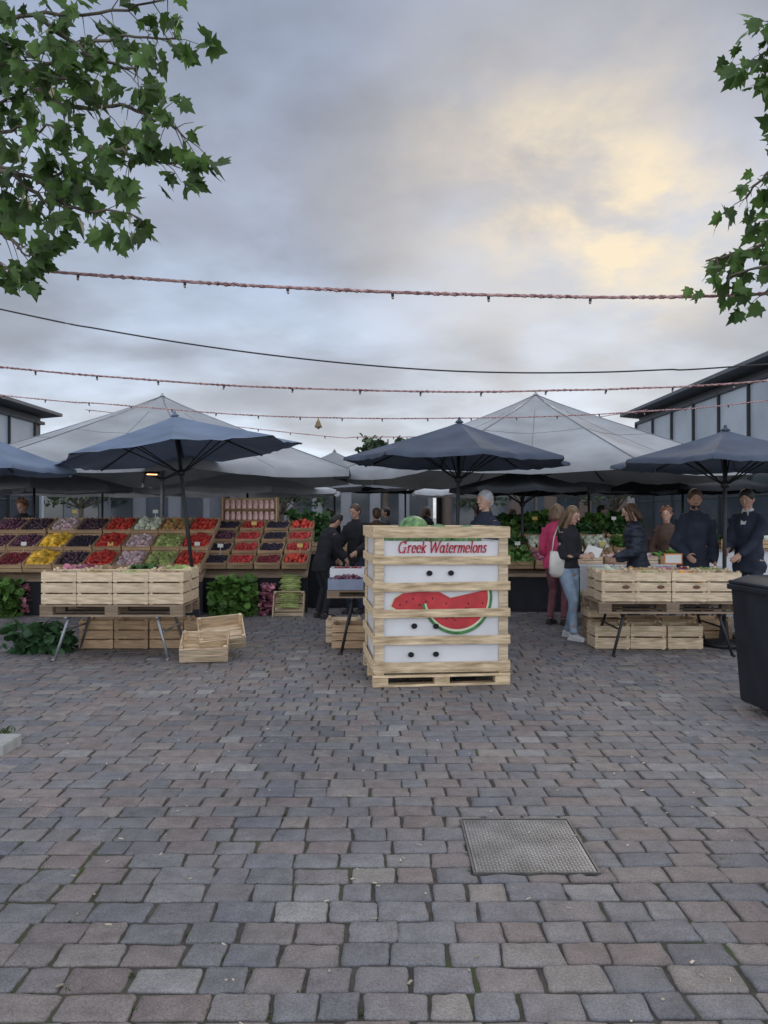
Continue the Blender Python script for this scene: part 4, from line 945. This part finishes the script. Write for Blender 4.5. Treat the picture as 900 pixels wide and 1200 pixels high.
zz=M('ABSOLUTE',sp.outputs[2]); den=M('ADD',zz,.22)
cx_=M('DIVIDE',sp.outputs[0],den); cy_=M('DIVIDE',sp.outputs[1],den)
cb=N.new('ShaderNodeCombineXYZ'); L.new(cx_,cb.inputs[0]); L.new(cy_,cb.inputs[1])
def NZ(scale,det,off,rough=.5,dist=0.0,sc_=(1,1,1)):
    mp=N.new('ShaderNodeMapping'); L.new(cb.outputs[0],mp.inputs[0]); mp.inputs['Location'].default_value=off; mp.inputs['Scale'].default_value=sc_
    n=N.new('ShaderNodeTexNoise'); n.inputs['Scale'].default_value=scale; n.inputs['Detail'].default_value=det; n.inputs['Roughness'].default_value=rough; n.inputs['Distortion'].default_value=dist; L.new(mp.outputs[0],n.inputs[0]); return n.outputs[0]
n1=NZ(1.5,6,(3.1,1.7,0),.48,.12); n2=NZ(3.4,7,(7.3,2.2,0),.52,.12)
cr=N.new('ShaderNodeValToRGB'); L.new(zz,cr.inputs[0]); e=cr.color_ramp.elements
st=[(0,(.64,.68,.75)),(.12,(.59,.635,.71)),(.20,(.47,.515,.60)),(.28,(.405,.455,.55)),(.40,(.40,.44,.54)),(.52,(.305,.345,.44)),(1,(.30,.33,.40))]
while len(e)<len(st): e.new(.5)
for i,(p_,c_) in enumerate(st): e[i].position=p_; e[i].color=(*c_,1)
tint=MC(MR(n1,.36,.64),(.78,.775,.775),(1.20,1.27,1.34)); f2=MR(n2,.32,.68,.91,1.10)
mulc=N.new('ShaderNodeMix'); mulc.data_type='RGBA'; mulc.blend_type='MULTIPLY'; mulc.inputs[0].default_value=1; L.new(cr.outputs[0],mulc.inputs[6]); L.new(tint.outputs[2],mulc.inputs[7])
sc1=N.new('ShaderNodeVectorMath'); sc1.operation='SCALE'; L.new(mulc.outputs[2],sc1.inputs[0]); L.new(f2,sc1.inputs['Scale'])
def glow(px,py,ang0,ang1):
    d=V(((px-450)/900,1,(605-py)/900)).normalized(); vm=N.new('ShaderNodeVectorMath'); vm.operation='DOT_PRODUCT'; L.new(tc.outputs['Generated'],vm.inputs[0]); vm.inputs[1].default_value=d
    return MR(vm.outputs['Value'],math.cos(R(ang0)),math.cos(R(ang1)))
n3=NZ(3.6,8,(1.9,5.6,0),.58,.2); n4=NZ(9,6,(4.2,2.6,0),.5,.1)
# wide soft warmth, then the brighter breaks in the cloud
soft=M('MULTIPLY',M('ADD',M('MULTIPLY',glow(690,235,20,2),.55),M('MULTIPLY',glow(560,200,16,2),.30)),MR(n3,.30,.70,.55,1.0),True)
c1=MC(M('MULTIPLY',soft,.75),sc1.outputs[0],(.66,.60,.53))
gs=M('ADD',M('ADD',M('MULTIPLY',glow(665,225,8.5,.5),.62),M('MULTIPLY',glow(768,280,7.5,.5),.80)),M('ADD',M('MULTIPLY',glow(575,180,8,1),.25),M('MULTIPLY',glow(740,200,11,1),.30)))
brk=M('MULTIPLY',MR(n3,.36,.68,.10,1.0),MR(n4,.28,.66,.60,1.0))
gm=M('MULTIPLY',gs,brk,True)
mx=MC(M('MULTIPLY',gm,.85),c1.outputs[2],(.93,.78,.54))
ad=N.new('ShaderNodeMix'); ad.data_type='RGBA'; ad.blend_type='ADD'; ad.inputs[0].default_value=.004; L.new(mx.outputs[2],ad.inputs[6]); L.new(sky.outputs[0],ad.inputs[7])
# warm brightness gain added to unseen sky overhead and behind camera as fill light
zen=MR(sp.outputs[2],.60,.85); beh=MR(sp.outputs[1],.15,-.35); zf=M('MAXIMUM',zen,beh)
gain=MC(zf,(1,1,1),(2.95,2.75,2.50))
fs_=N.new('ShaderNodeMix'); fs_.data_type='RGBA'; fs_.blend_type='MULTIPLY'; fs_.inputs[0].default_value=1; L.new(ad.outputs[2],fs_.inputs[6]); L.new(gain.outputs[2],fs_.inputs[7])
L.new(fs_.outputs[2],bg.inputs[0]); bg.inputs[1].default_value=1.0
sl=bpy.data.lights.new('sun','SUN'); sl.energy=.65; sl.angle=R(18); sl.color=(1,.86,.70); so=bpy.data.objects.new('sun',sl); COL.objects.link(so)
so.rotation_euler=(-sd).to_track_quat('-Z','Y').to_euler()
cd=bpy.data.cameras.new('camera'); cd.sensor_fit='VERTICAL'; cd.sensor_height=36; cd.lens=27; cd.clip_end=2000; cd.clip_start=.05
co=bpy.data.objects.new('camera',cd); COL.objects.link(co); co.location=(0,0,CAMH); co.rotation_euler=(R(90.32),0,0); sc.camera=co
sc.view_settings.view_transform='Standard'; sc.view_settings.look='None'; sc.view_settings.exposure=0
